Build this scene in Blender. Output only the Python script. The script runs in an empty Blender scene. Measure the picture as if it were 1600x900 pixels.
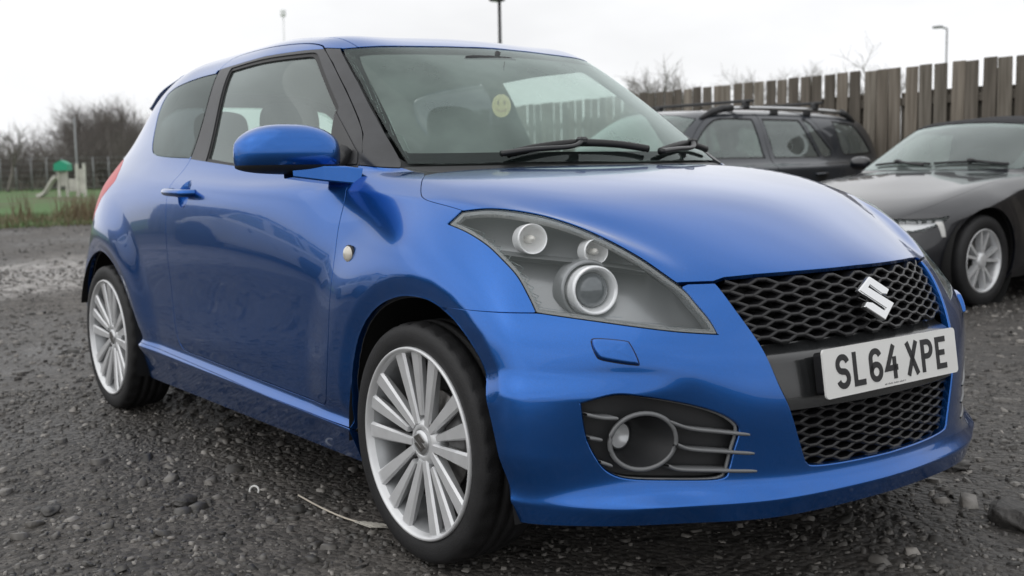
import bpy, bmesh, math, random
import numpy as np
from mathutils import Vector, Matrix
from mathutils.bvhtree import BVHTree

SC = bpy.context.scene
COL = SC.collection
R = math.radians

# ------------------------------------------------------------------ camera
CAM_POS = (2.3255, -2.2720, 0.9786)
CAM_YAW, CAM_PITCH, CAM_ROLL = 2.4968, -0.1056, -0.0167
CAM_F = 1743.8 / 1600.0            # focal length over image width

def setup_camera():
    cd = bpy.data.cameras.new('camera'); co = bpy.data.objects.new('camera', cd); COL.objects.link(co)
    f = Vector((math.cos(CAM_PITCH) * math.cos(CAM_YAW), math.cos(CAM_PITCH) * math.sin(CAM_YAW), math.sin(CAM_PITCH)))
    rt = f.cross(Vector((0, 0, 1))).normalized(); up = rt.cross(f)
    c, s = math.cos(CAM_ROLL), math.sin(CAM_ROLL)
    rt, up = rt * c + up * s, up * c - rt * s
    m = Matrix((rt, up, -f)).transposed().to_4x4(); m.translation = CAM_POS
    co.matrix_world = m
    cd.sensor_width = 36; cd.lens = 36 * CAM_F
    cd.clip_start = .05; cd.clip_end = 2000
    cd.dof.use_dof = True; cd.dof.focus_distance = 2.75; cd.dof.aperture_fstop = 4.5
    SC.camera = co
setup_camera()
SC.render.resolution_x, SC.render.resolution_y = 1024, 576

# ------------------------------------------------------------------ sky, sun, exposure
SUN_EL, SUN_AZ = R(50), R(-100)     # overcast: a weak, very soft sun
def setup_world():
    w = bpy.data.worlds.new('World'); SC.world = w; w.use_nodes = True
    nt = w.node_tree; nt.nodes.clear()
    out = nt.nodes.new('ShaderNodeOutputWorld'); bg = nt.nodes.new('ShaderNodeBackground')
    sky = nt.nodes.new('ShaderNodeTexSky'); sky.sky_type = 'NISHITA'; sky.sun_disc = False
    sky.sun_elevation = SUN_EL; sky.sun_rotation = R(90) - SUN_AZ
    sky.air_density = 1.0; sky.dust_density = 6.0; sky.ozone_density = 1.0
    # cloud deck: the clear sky's colour is washed out to an even pale grey by the overcast
    hsv = nt.nodes.new('ShaderNodeHueSaturation'); hsv.inputs['Saturation'].default_value = .12
    geo = nt.nodes.new('ShaderNodeTexCoord')
    no = nt.nodes.new('ShaderNodeTexNoise'); no.inputs['Scale'].default_value = 2.6; no.inputs['Detail'].default_value = 5
    mp = nt.nodes.new('ShaderNodeMapping'); mp.inputs['Scale'].default_value = (1, 1, 2.5)
    ramp = nt.nodes.new('ShaderNodeMapRange'); ramp.inputs['From Min'].default_value = .3; ramp.inputs['From Max'].default_value = .7
    ramp.inputs['To Min'].default_value = .78; ramp.inputs['To Max'].default_value = 1.02
    flat = nt.nodes.new('ShaderNodeMix'); flat.data_type = 'RGBA'; flat.inputs[0].default_value = .9
    flat.inputs[7].default_value = (12.3, 12.4, 12.6, 1)
    mul = nt.nodes.new('ShaderNodeVectorMath'); mul.operation = 'SCALE'
    L = nt.links.new
    L(sky.outputs[0], hsv.inputs['Color']); L(hsv.outputs[0], flat.inputs[6])
    L(geo.outputs['Generated'], mp.inputs[0]); L(mp.outputs[0], no.inputs['Vector']); L(no.outputs[0], ramp.inputs[0])
    L(flat.outputs[2], mul.inputs[0]); L(ramp.outputs[0], mul.inputs['Scale'])
    L(mul.outputs[0], bg.inputs['Color']); bg.inputs['Strength'].default_value = .10
    L(bg.outputs[0], out.inputs['Surface'])
    sd = bpy.data.lights.new('sun', 'SUN'); so = bpy.data.objects.new('sun', sd); COL.objects.link(so)
    sd.energy = .5; sd.angle = R(100); sd.color = (1, .97, .93)
    d = Vector((math.cos(SUN_EL) * math.cos(SUN_AZ), math.cos(SUN_EL) * math.sin(SUN_AZ), math.sin(SUN_EL)))
    so.rotation_euler = d.to_track_quat('Z', 'Y').to_euler()
setup_world()
SC.view_settings.view_transform = 'Standard'; SC.view_settings.look = 'None'
SC.view_settings.exposure = 0.0; SC.view_settings.gamma = 1
SC.cycles.use_adaptive_sampling = False; SC.cycles.max_bounces = 8; SC.cycles.transparent_max_bounces = 12; SC.cycles.caustics_reflective = False; SC.cycles.caustics_refractive = False

# ------------------------------------------------------------------ body shell of the hatchback
# Coordinates: x forward, front axle at x=0, Y=|y| outboard, z up.  Points lie ON the surface.
TOP = [  # rows from rear corner to front corner, six points each from shoulder to centre line
 [(-2.76,.68,.92),(-2.76,.615,1.02),(-2.745,.545,1.12),(-2.74,.47,1.24),(-2.75,.28,1.32),(-2.77,0,1.345)],
 [(-2.65,.745,.94),(-2.66,.675,1.03),(-2.65,.60,1.13),(-2.62,.50,1.262),(-2.64,.29,1.35),(-2.66,0,1.375)],
 [(-2.43,.79,.95),(-2.43,.712,1.038),(-2.43,.632,1.17),(-2.43,.530,1.336),(-2.43,.30,1.405),(-2.43,0,1.425)],
 [(-2.14,.808,.95),(-2.14,.737,1.038),(-2.14,.657,1.19),(-2.14,.553,1.388),(-2.14,.31,1.448),(-2.14,0,1.466)],
 [(-1.90,.816,.946),(-1.90,.750,1.030),(-1.90,.672,1.20),(-1.90,.560,1.400),(-1.90,.32,1.453),(-1.90,0,1.476)],
 [(-1.60,.821,.940),(-1.60,.757,1.016),(-1.60,.680,1.20),(-1.60,.565,1.404),(-1.60,.32,1.466),(-1.60,0,1.487)],
 [(-1.30,.821,.935),(-1.30,.758,1.004),(-1.30,.680,1.20),(-1.30,.563,1.412),(-1.30,.32,1.460),(-1.30,0,1.477)],
 [(-1.05,.818,.930),(-1.05,.755,.995),(-1.05,.675,1.19),(-1.08,.552,1.400),(-1.05,.32,1.434),(-1.05,0,1.447)],
 [(-.80,.808,.930),(-.80,.748,.990),(-.80,.668,1.165),(-.885,.527,1.368),(-.825,.31,1.385),(-.80,0,1.394)],
 [(-.57,.792,.929),(-.57,.733,.985),(-.585,.683,1.07),(-.60,.590,1.178),(-.47,.33,1.190),(-.43,0,1.196)],
 [(-.39,.768,.927),(-.385,.722,.968),(-.375,.688,.984),(-.345,.642,.992),(-.235,.33,.993),(-.195,0,.993)],
 [(-.20,.757,.915),(-.20,.702,.953),(-.20,.62,.974),(-.165,.45,.985),(-.115,.22,.987),(-.095,0,.987)],
 [(0,.745,.898),(0,.675,.934),(.02,.57,.950),(.04,.41,.959),(.07,.20,.963),(.08,0,.964)],
 [(.17,.712,.866),(.19,.630,.888),(.215,.53,.904),(.24,.39,.915),(.27,.19,.922),(.28,0,.924)],
 [(.30,.650,.840),(.335,.555,.842),(.372,.475,.845),(.415,.365,.849),(.455,.185,.854),(.475,0,.856)],
 [(.42,.572,.803),(.497,.515,.769),(.560,.445,.735),(.615,.350,.729),(.665,.19,.735),(.683,0,.738)],
]
SIDE = [  # same stations: seven rows from the lower edge up to just below the shoulder
 [(-2.86,.72,.22),(-2.88,.745,.27),(-2.89,.75,.33),(-2.90,.752,.42),(-2.90,.75,.53),(-2.86,.738,.66),(-2.80,.715,.80)],
 [(-2.70,.765,.20),(-2.71,.80,.28),(-2.715,.80,.33),(-2.72,.81,.42),(-2.73,.81,.55),(-2.70,.795,.69),(-2.68,.782,.83)],
 [(-2.43,.79,.19),(-2.43,.828,.30),(-2.43,.825,.345),(-2.43,.836,.44),(-2.43,.843,.57),(-2.43,.842,.70),(-2.43,.828,.84)],
 [(-2.14,.795,.185),(-2.14,.834,.315),(-2.14,.812,.35),(-2.14,.832,.44),(-2.14,.841,.56),(-2.14,.845,.70),(-2.14,.837,.84)],
 [(-1.90,.795,.183),(-1.90,.835,.312),(-1.90,.817,.346),(-1.90,.829,.43),(-1.90,.835,.56),(-1.90,.843,.70),(-1.90,.839,.84)],
 [(-1.60,.795,.183),(-1.60,.835,.306),(-1.60,.817,.340),(-1.60,.828,.43),(-1.60,.832,.56),(-1.60,.842,.70),(-1.60,.840,.835)],
 [(-1.30,.795,.183),(-1.30,.835,.300),(-1.30,.817,.333),(-1.30,.828,.43),(-1.30,.831,.56),(-1.30,.841,.70),(-1.30,.840,.83)],
 [(-1.05,.795,.183),(-1.05,.835,.295),(-1.05,.817,.328),(-1.05,.828,.43),(-1.05,.831,.56),(-1.05,.841,.70),(-1.05,.838,.83)],
 [(-.80,.795,.183),(-.80,.835,.289),(-.80,.817,.322),(-.80,.828,.425),(-.80,.832,.555),(-.80,.840,.70),(-.80,.833,.83)],
 [(-.57,.795,.183),(-.57,.835,.284),(-.57,.817,.317),(-.57,.829,.42),(-.57,.834,.55),(-.57,.840,.69),(-.57,.826,.825)],
 [(-.39,.795,.183),(-.39,.835,.280),(-.39,.812,.313),(-.39,.831,.415),(-.39,.837,.545),(-.39,.839,.685),(-.39,.815,.82)],
 [(-.20,.797,.187),(-.20,.835,.275),(-.20,.820,.311),(-.20,.836,.41),(-.20,.842,.535),(-.20,.842,.67),(-.20,.813,.81)],
 [(0,.80,.192),(0,.836,.268),(0,.827,.308),(0,.838,.40),(0,.845,.52),(0,.845,.65),(0,.815,.79)],
 [(.20,.81,.197),(.20,.838,.260),(.20,.834,.303),(.20,.840,.385),(.20,.843,.49),(.20,.840,.60),(.20,.805,.735)],
 [(.36,.812,.201),(.36,.830,.252),(.36,.821,.298),(.36,.823,.375),(.35,.824,.47),(.34,.818,.58),(.32,.785,.69)],
 [(.462,.775,.205),(.466,.782,.248),(.462,.780,.290),(.458,.780,.37),(.452,.784,.46),(.435,.780,.56),(.405,.752,.655)],
]
FRONT = [  # from the front corner towards the centre line, rows as above
 [(.585,.645,.205),(.598,.652,.248),(.574,.636,.287),(.570,.638,.37),(.567,.652,.46),(.558,.667,.56),(.523,.645,.648)],
 [(.685,.505,.205),(.697,.513,.248),(.672,.503,.287),(.668,.505,.37),(.664,.517,.46),(.648,.53,.56),(.603,.53,.635)],
 [(.755,.36,.205),(.767,.358,.248),(.747,.352,.287),(.743,.354,.37),(.738,.36,.46),(.714,.365,.56),(.672,.37,.645)],
 [(.785,.18,.205),(.798,.18,.248),(.780,.178,.287),(.777,.178,.37),(.772,.18,.46),(.752,.185,.56),(.720,.19,.65)],
 [(.795,0,.205),(.810,0,.248),(.792,0,.287),(.789,0,.37),(.783,0,.46),(.766,0,.56),(.737,0,.65)],
]
REAR = [  # from the rear corner towards the centre line
 [(-2.98,.60,.22),(-3.01,.62,.27),(-3.03,.62,.33),(-3.04,.62,.42),(-3.05,.62,.53),(-3.02,.63,.66),(-2.93,.63,.85)],
 [(-3.03,.46,.22),(-3.06,.47,.27),(-3.08,.47,.33),(-3.09,.47,.42),(-3.09,.47,.53),(-3.05,.50,.70),(-2.92,.52,.95)],
 [(-3.05,.32,.22),(-3.08,.32,.27),(-3.09,.32,.33),(-3.10,.32,.42),(-3.10,.32,.53),(-3.06,.36,.72),(-2.90,.40,1.02)],
 [(-3.06,.16,.22),(-3.09,.16,.27),(-3.10,.16,.33),(-3.11,.16,.42),(-3.11,.16,.53),(-3.07,.18,.73),(-2.92,.22,1.05)],
 [(-3.06,0,.22),(-3.09,0,.27),(-3.10,0,.33),(-3.11,0,.42),(-3.11,0,.53),(-3.07,0,.73),(-2.93,0,1.06)],
]
NK, NJ = 6, 7

def build_shell(levels=4, TOP=TOP, SIDE=SIDE, FRONT=FRONT, REAR=REAR, fender=(9, 13), foot=10, iters=5):
    NS = len(TOP)
    pts = []; idx = {}
    def add(key, p): idx[key] = len(pts); pts.append(p)
    for i in range(NS):
        for k in range(NK): add(('t', i, k), TOP[i][k])
        for j in range(NJ): add(('s', i, j), SIDE[i][j])
    for f in range(5):
        for j in range(NJ): add(('f', f, j), FRONT[f][j]); add(('r', f, j), REAR[f][j])
    faces = []; creases = {}
    for i in range(NS - 1):
        for k in range(NK - 1):
            faces.append((idx['t', i, k], idx['t', i + 1, k], idx['t', i + 1, k + 1], idx['t', i, k + 1]))
        col = lambda i: [idx['s', i, j] for j in range(NJ)] + [idx['t', i, 0]]
        a, b = col(i), col(i + 1)
        for j in range(NJ): faces.append((a[j], b[j], b[j + 1], a[j + 1]))
    def fcol(f): return [idx['s', NS - 1, j] for j in range(NJ)] + [idx['t', NS - 1, 0]] if f < 0 else [idx['f', f, j] for j in range(NJ)] + [idx['t', NS - 1, f + 1]]
    def rcol(f): return [idx['s', 0, j] for j in range(NJ)] + [idx['t', 0, 0]] if f < 0 else [idx['r', f, j] for j in range(NJ)] + [idx['t', 0, f + 1]]
    for f in range(-1, 4):
        a, b = fcol(f), fcol(f + 1)
        for j in range(NJ): faces.append((a[j], b[j], b[j + 1], a[j + 1]))
        a, b = rcol(f), rcol(f + 1)
        for j in range(NJ): faces.append((b[j], a[j], a[j + 1], b[j + 1]))
    for i in range(NS - 1):
        for j, w in ((1, .62), (2, .35)): creases[idx['s', i, j], idx['s', i + 1, j]] = w
    for f in range(-1, 4):
        a, b = fcol(f), fcol(f + 1)
        creases[a[1], b[1]] = .75 if f >= 0 else .3; creases[a[2], b[2]] = .3 if f >= 0 else 0
        creases[a[7], b[7]] = .25
    for i in range(*fender): creases[idx['t', i, 0], idx['t', i + 1, 0]] = .7 if i < fender[1] - 1 else .3
    for k in range(3, 5): creases[idx['t', foot, k], idx['t', foot, k + 1]] = .55     # foot of the windscreen
    # mirrored so that subdivision is symmetric across the centre line
    n = len(pts); P = np.array(pts, float); cen = P[:, 1] < 1e-6
    mir = np.arange(n); extra = []; c = n
    for q in range(n):
        if not cen[q]: mir[q] = c; extra.append(q); c += 1
    full = np.vstack([P, P[extra] * [1, -1, 1]])
    F = faces + [tuple(mir[v] for v in reversed(f)) for f in faces]
    me = bpy.data.meshes.new('tmp'); me.from_pydata(full.tolist(), [], F); me.update()
    at = me.attributes.new('crease_edge', 'FLOAT', 'EDGE')
    ek = {tuple(sorted(e.vertices)): e.index for e in me.edges}
    for (a, b), w in creases.items():
        for u, v in ((a, b), (mir[a], mir[b])):
            q = ek.get(tuple(sorted((int(u), int(v)))))
            if q is not None: at.data[q].value = w
    ob = bpy.data.objects.new('tmp', me); COL.objects.link(ob)
    md = ob.modifiers.new('s', 'SUBSURF'); md.levels = 2; md.render_levels = 2; md.boundary_smooth = 'ALL'
    nf = len(full); ctrl = full.copy(); c0 = idx['t', NS - 1, 0]; free = [c0, mir[c0]]   # the front corner stays fair
    def ev():
        dg = bpy.context.evaluated_depsgraph_get(); e = ob.evaluated_get(dg); m = e.to_mesh()
        co = np.empty(len(m.vertices) * 3); m.vertices.foreach_get('co', co)
        fl = np.empty(len(m.polygons) * 4, int); m.polygons.foreach_get('vertices', fl)
        e.to_mesh_clear(); return co.reshape(-1, 3), fl.reshape(-1, 4)
    for it in range(iters):
        co, _ = ev(); d = full - co[:nf]; d[free] = 0
        ctrl += d * .75
        me.vertices.foreach_set('co', ctrl.ravel()); me.update()
    md.levels = levels; md.render_levels = levels
    co, fl = ev()
    bpy.data.objects.remove(ob); bpy.data.meshes.remove(me)
    keep = (co[fl, 1].mean(1) > 0)
    fl = fl[keep]; used = np.unique(fl); rm = -np.ones(len(co), int); rm[used] = np.arange(len(used))
    co = co[used]; fl = rm[fl]
    co[np.abs(co[:, 1]) < 1e-5, 1] = 0
    return co, fl

def vnormals(co, tris):
    n = np.cross(co[tris[:, 1]] - co[tris[:, 0]], co[tris[:, 2]] - co[tris[:, 0]])
    o = np.zeros_like(co)
    for k in range(3): np.add.at(o, tris[:, k], n)
    o[co[:, 1] < 1e-6, 1] = 0
    return o / np.maximum(np.linalg.norm(o, axis=1, keepdims=True), 1e-12)
def smoothstep(a, b, x):
    t = np.clip((x - a) / (b - a), 0, 1); return t * t * (3 - 2 * t)
AXF, AXR, WZ = 0.0, -2.43, .304
ARCHF = np.array([(-.345, .10), (-.335, .25), (-.330, .33), (-.313, .412), (-.286, .485), (-.251, .548), (-.191, .607), (-.123, .646), (-.045, .670), (.027, .677), (.094, .672), (.159, .652), (.215, .622), (.269, .577), (.308, .523), (.336, .467), (.360, .406), (.380, .335), (.398, .267), (.410, .20), (.42, .1)])
def seg_dist(P, L_):
    d = np.full(len(P), 1e9)
    for a, b in zip(L_[:-1], L_[1:]):
        e = b - a; w = P - a; t = np.clip((w @ e) / (e @ e), 0, 1); q = w - t[:, None] * e; d = np.minimum(d, (q * q).sum(1))
    return np.sqrt(d)
def displace(co, N):
    x, Y, z = co.T; out = co.copy(); side = smoothstep(.55, .68, Y)
    P = np.stack([x, z], 1)
    for xc in (AXF, AXR):
        r = np.hypot(x - xc, z - WZ)
        out[:, 1] += .015 * smoothstep(.62, .44, r) * smoothstep(.26, .36, z) * side
        # flat lip round the opening, turned slightly in towards the wheel
        m = (np.abs(x - xc) < .6) & (z < .85) & (Y > .5); s = np.full(len(co), 9.)
        if xc == AXF: s[m] = seg_dist(P[m], ARCHF)
        else: s[m] = np.maximum(r[m] - .368, 0)
        low = smoothstep(.46, .52, z) if xc == AXF else 1.0
        band = np.clip(.050 - s, 0, .05) * .26 * side * np.where(x > xc + .2, low, smoothstep(.30, .38, z))
        out[:, 1] -= band
    # pods either side of the fog lamps: proud of the bumper, with a ledge on top
    u = smoothstep(.24, .40, x) * smoothstep(.52, .70, Y)
    d2 = .016 * smoothstep(.540, .484, z) * u
    nn = N * [1, 1, 0]; nn /= np.maximum(np.linalg.norm(nn, axis=1, keepdims=True), 1e-6)
    out += nn * d2[:, None]
    return out
# ------------------------------------------------------------------ materials
def new_mat(name):
    m = bpy.data.materials.new(name); m.use_nodes = True
    nt = m.node_tree; return m, nt, nt.nodes['Principled BSDF'], nt.links.new
def pbr(name, col, rough=.5, metal=0, coat=0, spec=.5, bump=None, bscale=60, vary=0, vscale=8, coord='Object'):
    m, nt, b, L = new_mat(name)
    b.inputs['Base Color'].default_value = (*col, 1); b.inputs['Roughness'].default_value = rough
    b.inputs['Metallic'].default_value = metal; b.inputs['Coat Weight'].default_value = coat
    b.inputs['Coat Roughness'].default_value = .03; b.inputs['Specular IOR Level'].default_value = spec
    tc = nt.nodes.new('ShaderNodeTexCoord')
    if bump:
        n = nt.nodes.new('ShaderNodeTexNoise'); n.inputs['Scale'].default_value = bscale; n.inputs['Detail'].default_value = 6
        bp = nt.nodes.new('ShaderNodeBump'); bp.inputs['Strength'].default_value = bump; bp.inputs['Distance'].default_value = .01
        L(tc.outputs[coord], n.inputs['Vector']); L(n.outputs[0], bp.inputs['Height']); L(bp.outputs[0], b.inputs['Normal'])
    if vary:
        n = nt.nodes.new('ShaderNodeTexNoise'); n.inputs['Scale'].default_value = vscale; n.inputs['Detail'].default_value = 5
        mr = nt.nodes.new('ShaderNodeMapRange'); mr.inputs[1].default_value = .3; mr.inputs[2].default_value = .7
        mr.inputs[3].default_value = 1 - vary; mr.inputs[4].default_value = 1 + vary
        v = nt.nodes.new('ShaderNodeVectorMath'); v.operation = 'SCALE'; v.inputs[0].default_value = col
        L(tc.outputs[coord], n.inputs['Vector']); L(n.outputs[0], mr.inputs[0]); L(mr.outputs[0], v.inputs['Scale']); L(v.outputs[0], b.inputs['Base Color'])
    return m
def glass(name, tint, ior=1.5, rough=.0, mist=0, single=False):
    """thin sheet: light passes tinted, the surface mirrors by Fresnel"""
    m = bpy.data.materials.new(name); m.use_nodes = True; nt = m.node_tree; nt.nodes.clear(); L = nt.links.new
    o = nt.nodes.new('ShaderNodeOutputMaterial'); t = nt.nodes.new('ShaderNodeBsdfTransparent'); t.inputs[0].default_value = (*tint, 1)
    g = nt.nodes.new('ShaderNodeBsdfGlossy'); g.inputs['Roughness'].default_value = rough; g.inputs['Color'].default_value = (.90, 1, .98, 1)
    f = nt.nodes.new('ShaderNodeFresnel'); ge = nt.nodes.new('ShaderNodeNewGeometry')
    io = nt.nodes.new('ShaderNodeMapRange'); io.inputs[3].default_value = ior; io.inputs[4].default_value = 1 / ior      # a sheet mirrors alike from either face
    L(ge.outputs['Backfacing'], io.inputs[0]); L(io.outputs[0], f.inputs['IOR'])
    a = nt.nodes.new('ShaderNodeMath'); a.operation = 'ADD'; a.inputs[1].default_value = 1; L(f.outputs[0], a.inputs[0])       # two faces of the sheet: 2F / (1 + F)
    d2 = nt.nodes.new('ShaderNodeMath'); d2.operation = 'MULTIPLY'; d2.inputs[1].default_value = 2; L(f.outputs[0], d2.inputs[0])
    dv = nt.nodes.new('ShaderNodeMath'); dv.operation = 'DIVIDE'; dv.use_clamp = True; L(d2.outputs[0], dv.inputs[0]); L(a.outputs[0], dv.inputs[1])
    mx = nt.nodes.new('ShaderNodeMixShader'); L((f if single else dv).outputs[0], mx.inputs[0]); L(t.outputs[0], mx.inputs[1]); L(g.outputs[0], mx.inputs[2])
    last = mx
    if mist: last = nt.nodes.new('ShaderNodeMixShader'); L(mx.outputs[0], last.inputs[1]); L(mist_nodes(nt, mist, last), last.inputs[2])
    L(last.outputs[0], o.inputs[0]); return m
def mist_nodes(nt, amount, mixer):
    """breath and dust on the glass: scatters a share of the light both ways, unevenly"""
    L = nt.links.new; d = nt.nodes.new('ShaderNodeBsdfDiffuse'); t = nt.nodes.new('ShaderNodeBsdfTranslucent'); ad = nt.nodes.new('ShaderNodeMixShader'); ad.inputs[0].default_value = .5
    for q in (d, t): q.inputs[0].default_value = (.80, .88, .86, 1)
    L(d.outputs[0], ad.inputs[1]); L(t.outputs[0], ad.inputs[2])
    tc = nt.nodes.new('ShaderNodeTexCoord'); n = nt.nodes.new('ShaderNodeTexNoise'); n.inputs['Scale'].default_value = 5; n.inputs['Detail'].default_value = 4
    mr = nt.nodes.new('ShaderNodeMapRange'); mr.inputs[1].default_value = .3; mr.inputs[2].default_value = .7; mr.inputs[3].default_value = amount * .75; mr.inputs[4].default_value = amount * 1.25
    L(tc.outputs['Object'], n.inputs['Vector']); L(n.outputs[0], mr.inputs[0]); L(mr.outputs[0], mixer.inputs[0]); return ad.outputs[0]
def mist_mat(name, amount):
    m = bpy.data.materials.new(name); m.use_nodes = True; nt = m.node_tree; nt.nodes.clear(); o = nt.nodes.new('ShaderNodeOutputMaterial')
    t = nt.nodes.new('ShaderNodeBsdfTransparent'); mxr = nt.nodes.new('ShaderNodeMixShader'); nt.links.new(t.outputs[0], mxr.inputs[1]); nt.links.new(mist_nodes(nt, amount, mxr), mxr.inputs[2]); nt.links.new(mxr.outputs[0], o.inputs[0]); return m
def car_paint(name, col, metal=.55, rough=.32, flake=.12, coat=1.0, dirt=.12):
    m, nt, b, L = new_mat(name)
    b.inputs['Metallic'].default_value = metal; b.inputs['Roughness'].default_value = rough
    b.inputs['Coat Weight'].default_value = coat; b.inputs['Coat Roughness'].default_value = .025; b.inputs['Coat IOR'].default_value = 1.42
    tc = nt.nodes.new('ShaderNodeTexCoord')
    # flakes, fine orange peel, faint road film near the ground
    vo = nt.nodes.new('ShaderNodeTexVoronoi'); vo.inputs['Scale'].default_value = 1400
    mr = nt.nodes.new('ShaderNodeMapRange'); mr.inputs[3].default_value = 1 - flake; mr.inputs[4].default_value = 1 + flake
    sp = nt.nodes.new('ShaderNodeSeparateColor')
    v = nt.nodes.new('ShaderNodeVectorMath'); v.operation = 'SCALE'; v.inputs[0].default_value = col
    L(tc.outputs['Object'], vo.inputs['Vector']); L(vo.outputs['Color'], sp.inputs[0]); L(sp.outputs[0], mr.inputs[0]); L(mr.outputs[0], v.inputs['Scale'])
    n = nt.nodes.new('ShaderNodeTexNoise'); n.inputs['Scale'].default_value = 9; n.inputs['Detail'].default_value = 8; n.inputs['Roughness'].default_value = .7
    xyz = nt.nodes.new('ShaderNodeSeparateXYZ'); low = nt.nodes.new('ShaderNodeMapRange')
    low.inputs[1].default_value = .75; low.inputs[2].default_value = .18; low.inputs[3].default_value = .02; low.inputs[4].default_value = dirt
    geo = nt.nodes.new('ShaderNodeNewGeometry')
    mul = nt.nodes.new('ShaderNodeMath'); mul.operation = 'MULTIPLY'; n2 = nt.nodes.new('ShaderNodeMapRange'); n2.inputs[1].default_value = .42; n2.inputs[2].default_value = .75
    L(geo.outputs['Position'], xyz.inputs[0]); L(xyz.outputs['Z'], low.inputs[0]); L(tc.outputs['Object'], n.inputs['Vector']); L(n.outputs[0], n2.inputs[0])
    L(low.outputs[0], mul.inputs[0]); L(n2.outputs[0], mul.inputs[1])
    mix = nt.nodes.new('ShaderNodeMix'); mix.data_type = 'RGBA'; mix.inputs[7].default_value = (.09, .085, .08, 1)
    L(mul.outputs[0], mix.inputs[0]); L(v.outputs[0], mix.inputs[6]); L(mix.outputs[2], b.inputs['Base Color'])
    cr = nt.nodes.new('ShaderNodeMapRange'); cr.inputs[3].default_value = .02; cr.inputs[4].default_value = .22
    L(mul.outputs[0], cr.inputs[0]); L(cr.outputs[0], b.inputs['Coat Roughness'])
    op = nt.nodes.new('ShaderNodeTexNoise'); op.inputs['Scale'].default_value = 16; op.inputs['Detail'].default_value = 1
    bp = nt.nodes.new('ShaderNodeBump'); bp.inputs['Strength'].default_value = .05; bp.inputs['Distance'].default_value = .002
    L(tc.outputs['Object'], op.inputs['Vector']); L(op.outputs[0], bp.inputs['Height']); L(bp.outputs[0], b.inputs['Coat Normal'])
    return m
M = {}
M['paint'] = car_paint('blue_metallic_paint', (.008, .108, .415), metal=.85, rough=.23)
M['black_trim'] = pbr('black_trim', (.016, .017, .019), .33, bump=.05, bscale=900)
M['pillar'] = pbr('pillar_film', (.030, .032, .036), .38, bump=.08, bscale=500, vary=.25, vscale=14)
M['plastic'] = pbr('dark_grey_plastic', (.028, .029, .031), .42, bump=.15, bscale=1200)
M['under'] = pbr('underbody_black', (.006, .006, .006), .85)
M['rubber'] = pbr('tyre_rubber', (.011, .011, .012), .6, bump=.25, bscale=300, vary=.3, vscale=20)
M['seal'] = pbr('seal_rubber', (.008, .008, .009), .5)
M['alloy'] = pbr('silver_alloy', (.70, .71, .72), .30, metal=.35, coat=.5, vary=.05, vscale=30)
M['alloy_in'] = pbr('silver_alloy_inner', (.36, .37, .38), .36, metal=.5, vary=.15, vscale=18)  # darker alloy: shade behind the spokes is put into the barrel colour
M['chrome'] = pbr('chrome', (.86, .87, .88), .05, metal=1)
M['satin'] = pbr('satin_silver', (.62, .63, .64), .28, metal=.85)
M['steel'] = pbr('brake_steel', (.25, .24, .23), .35, metal=.9, vary=.2, vscale=40)
M['screen'] = glass('windscreen_glass', (.86, .93, .90), 1.36, single=True)
M['side_glass'] = glass('side_glass', (.70, .82, .77), 1.45, mist=.12)
M['tint_glass'] = glass('privacy_glass', (.09, .10, .11), 1.36, single=True)
M['lens'] = glass('headlamp_lens', (.95, .96, .97), 1.45, single=True)
M['white'] = pbr('plate_white', (.78, .78, .76), .35, coat=.3)
M['ink'] = pbr('plate_black', (.012, .012, .014), .4)

# ------------------------------------------------------------------ objects
def link(name, me, mat=None, parent=None):
    o = bpy.data.objects.new(name, me); COL.objects.link(o)
    if mat is not None and me is not None and hasattr(me, 'materials'): me.materials.append(mat)
    if parent is not None: o.parent = parent
    return o
def thing(name, label, cat, loc=(0, 0, 0), rz=0, group=None):
    o = bpy.data.objects.new(name, None); COL.objects.link(o); o.empty_display_size = .1
    o.location = loc; o.rotation_euler = (0, 0, rz); tag(o, label, cat, group); return o
def tag(o, label, cat, group=None):
    o['label'] = label; o['category'] = cat
    if group: o['group'] = group
    return o
def copy_tree(o, parent=None):
    c = o.copy(); COL.objects.link(c); c.parent = parent
    for ch in list(o.children): copy_tree(ch, c)
    return c

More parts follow.
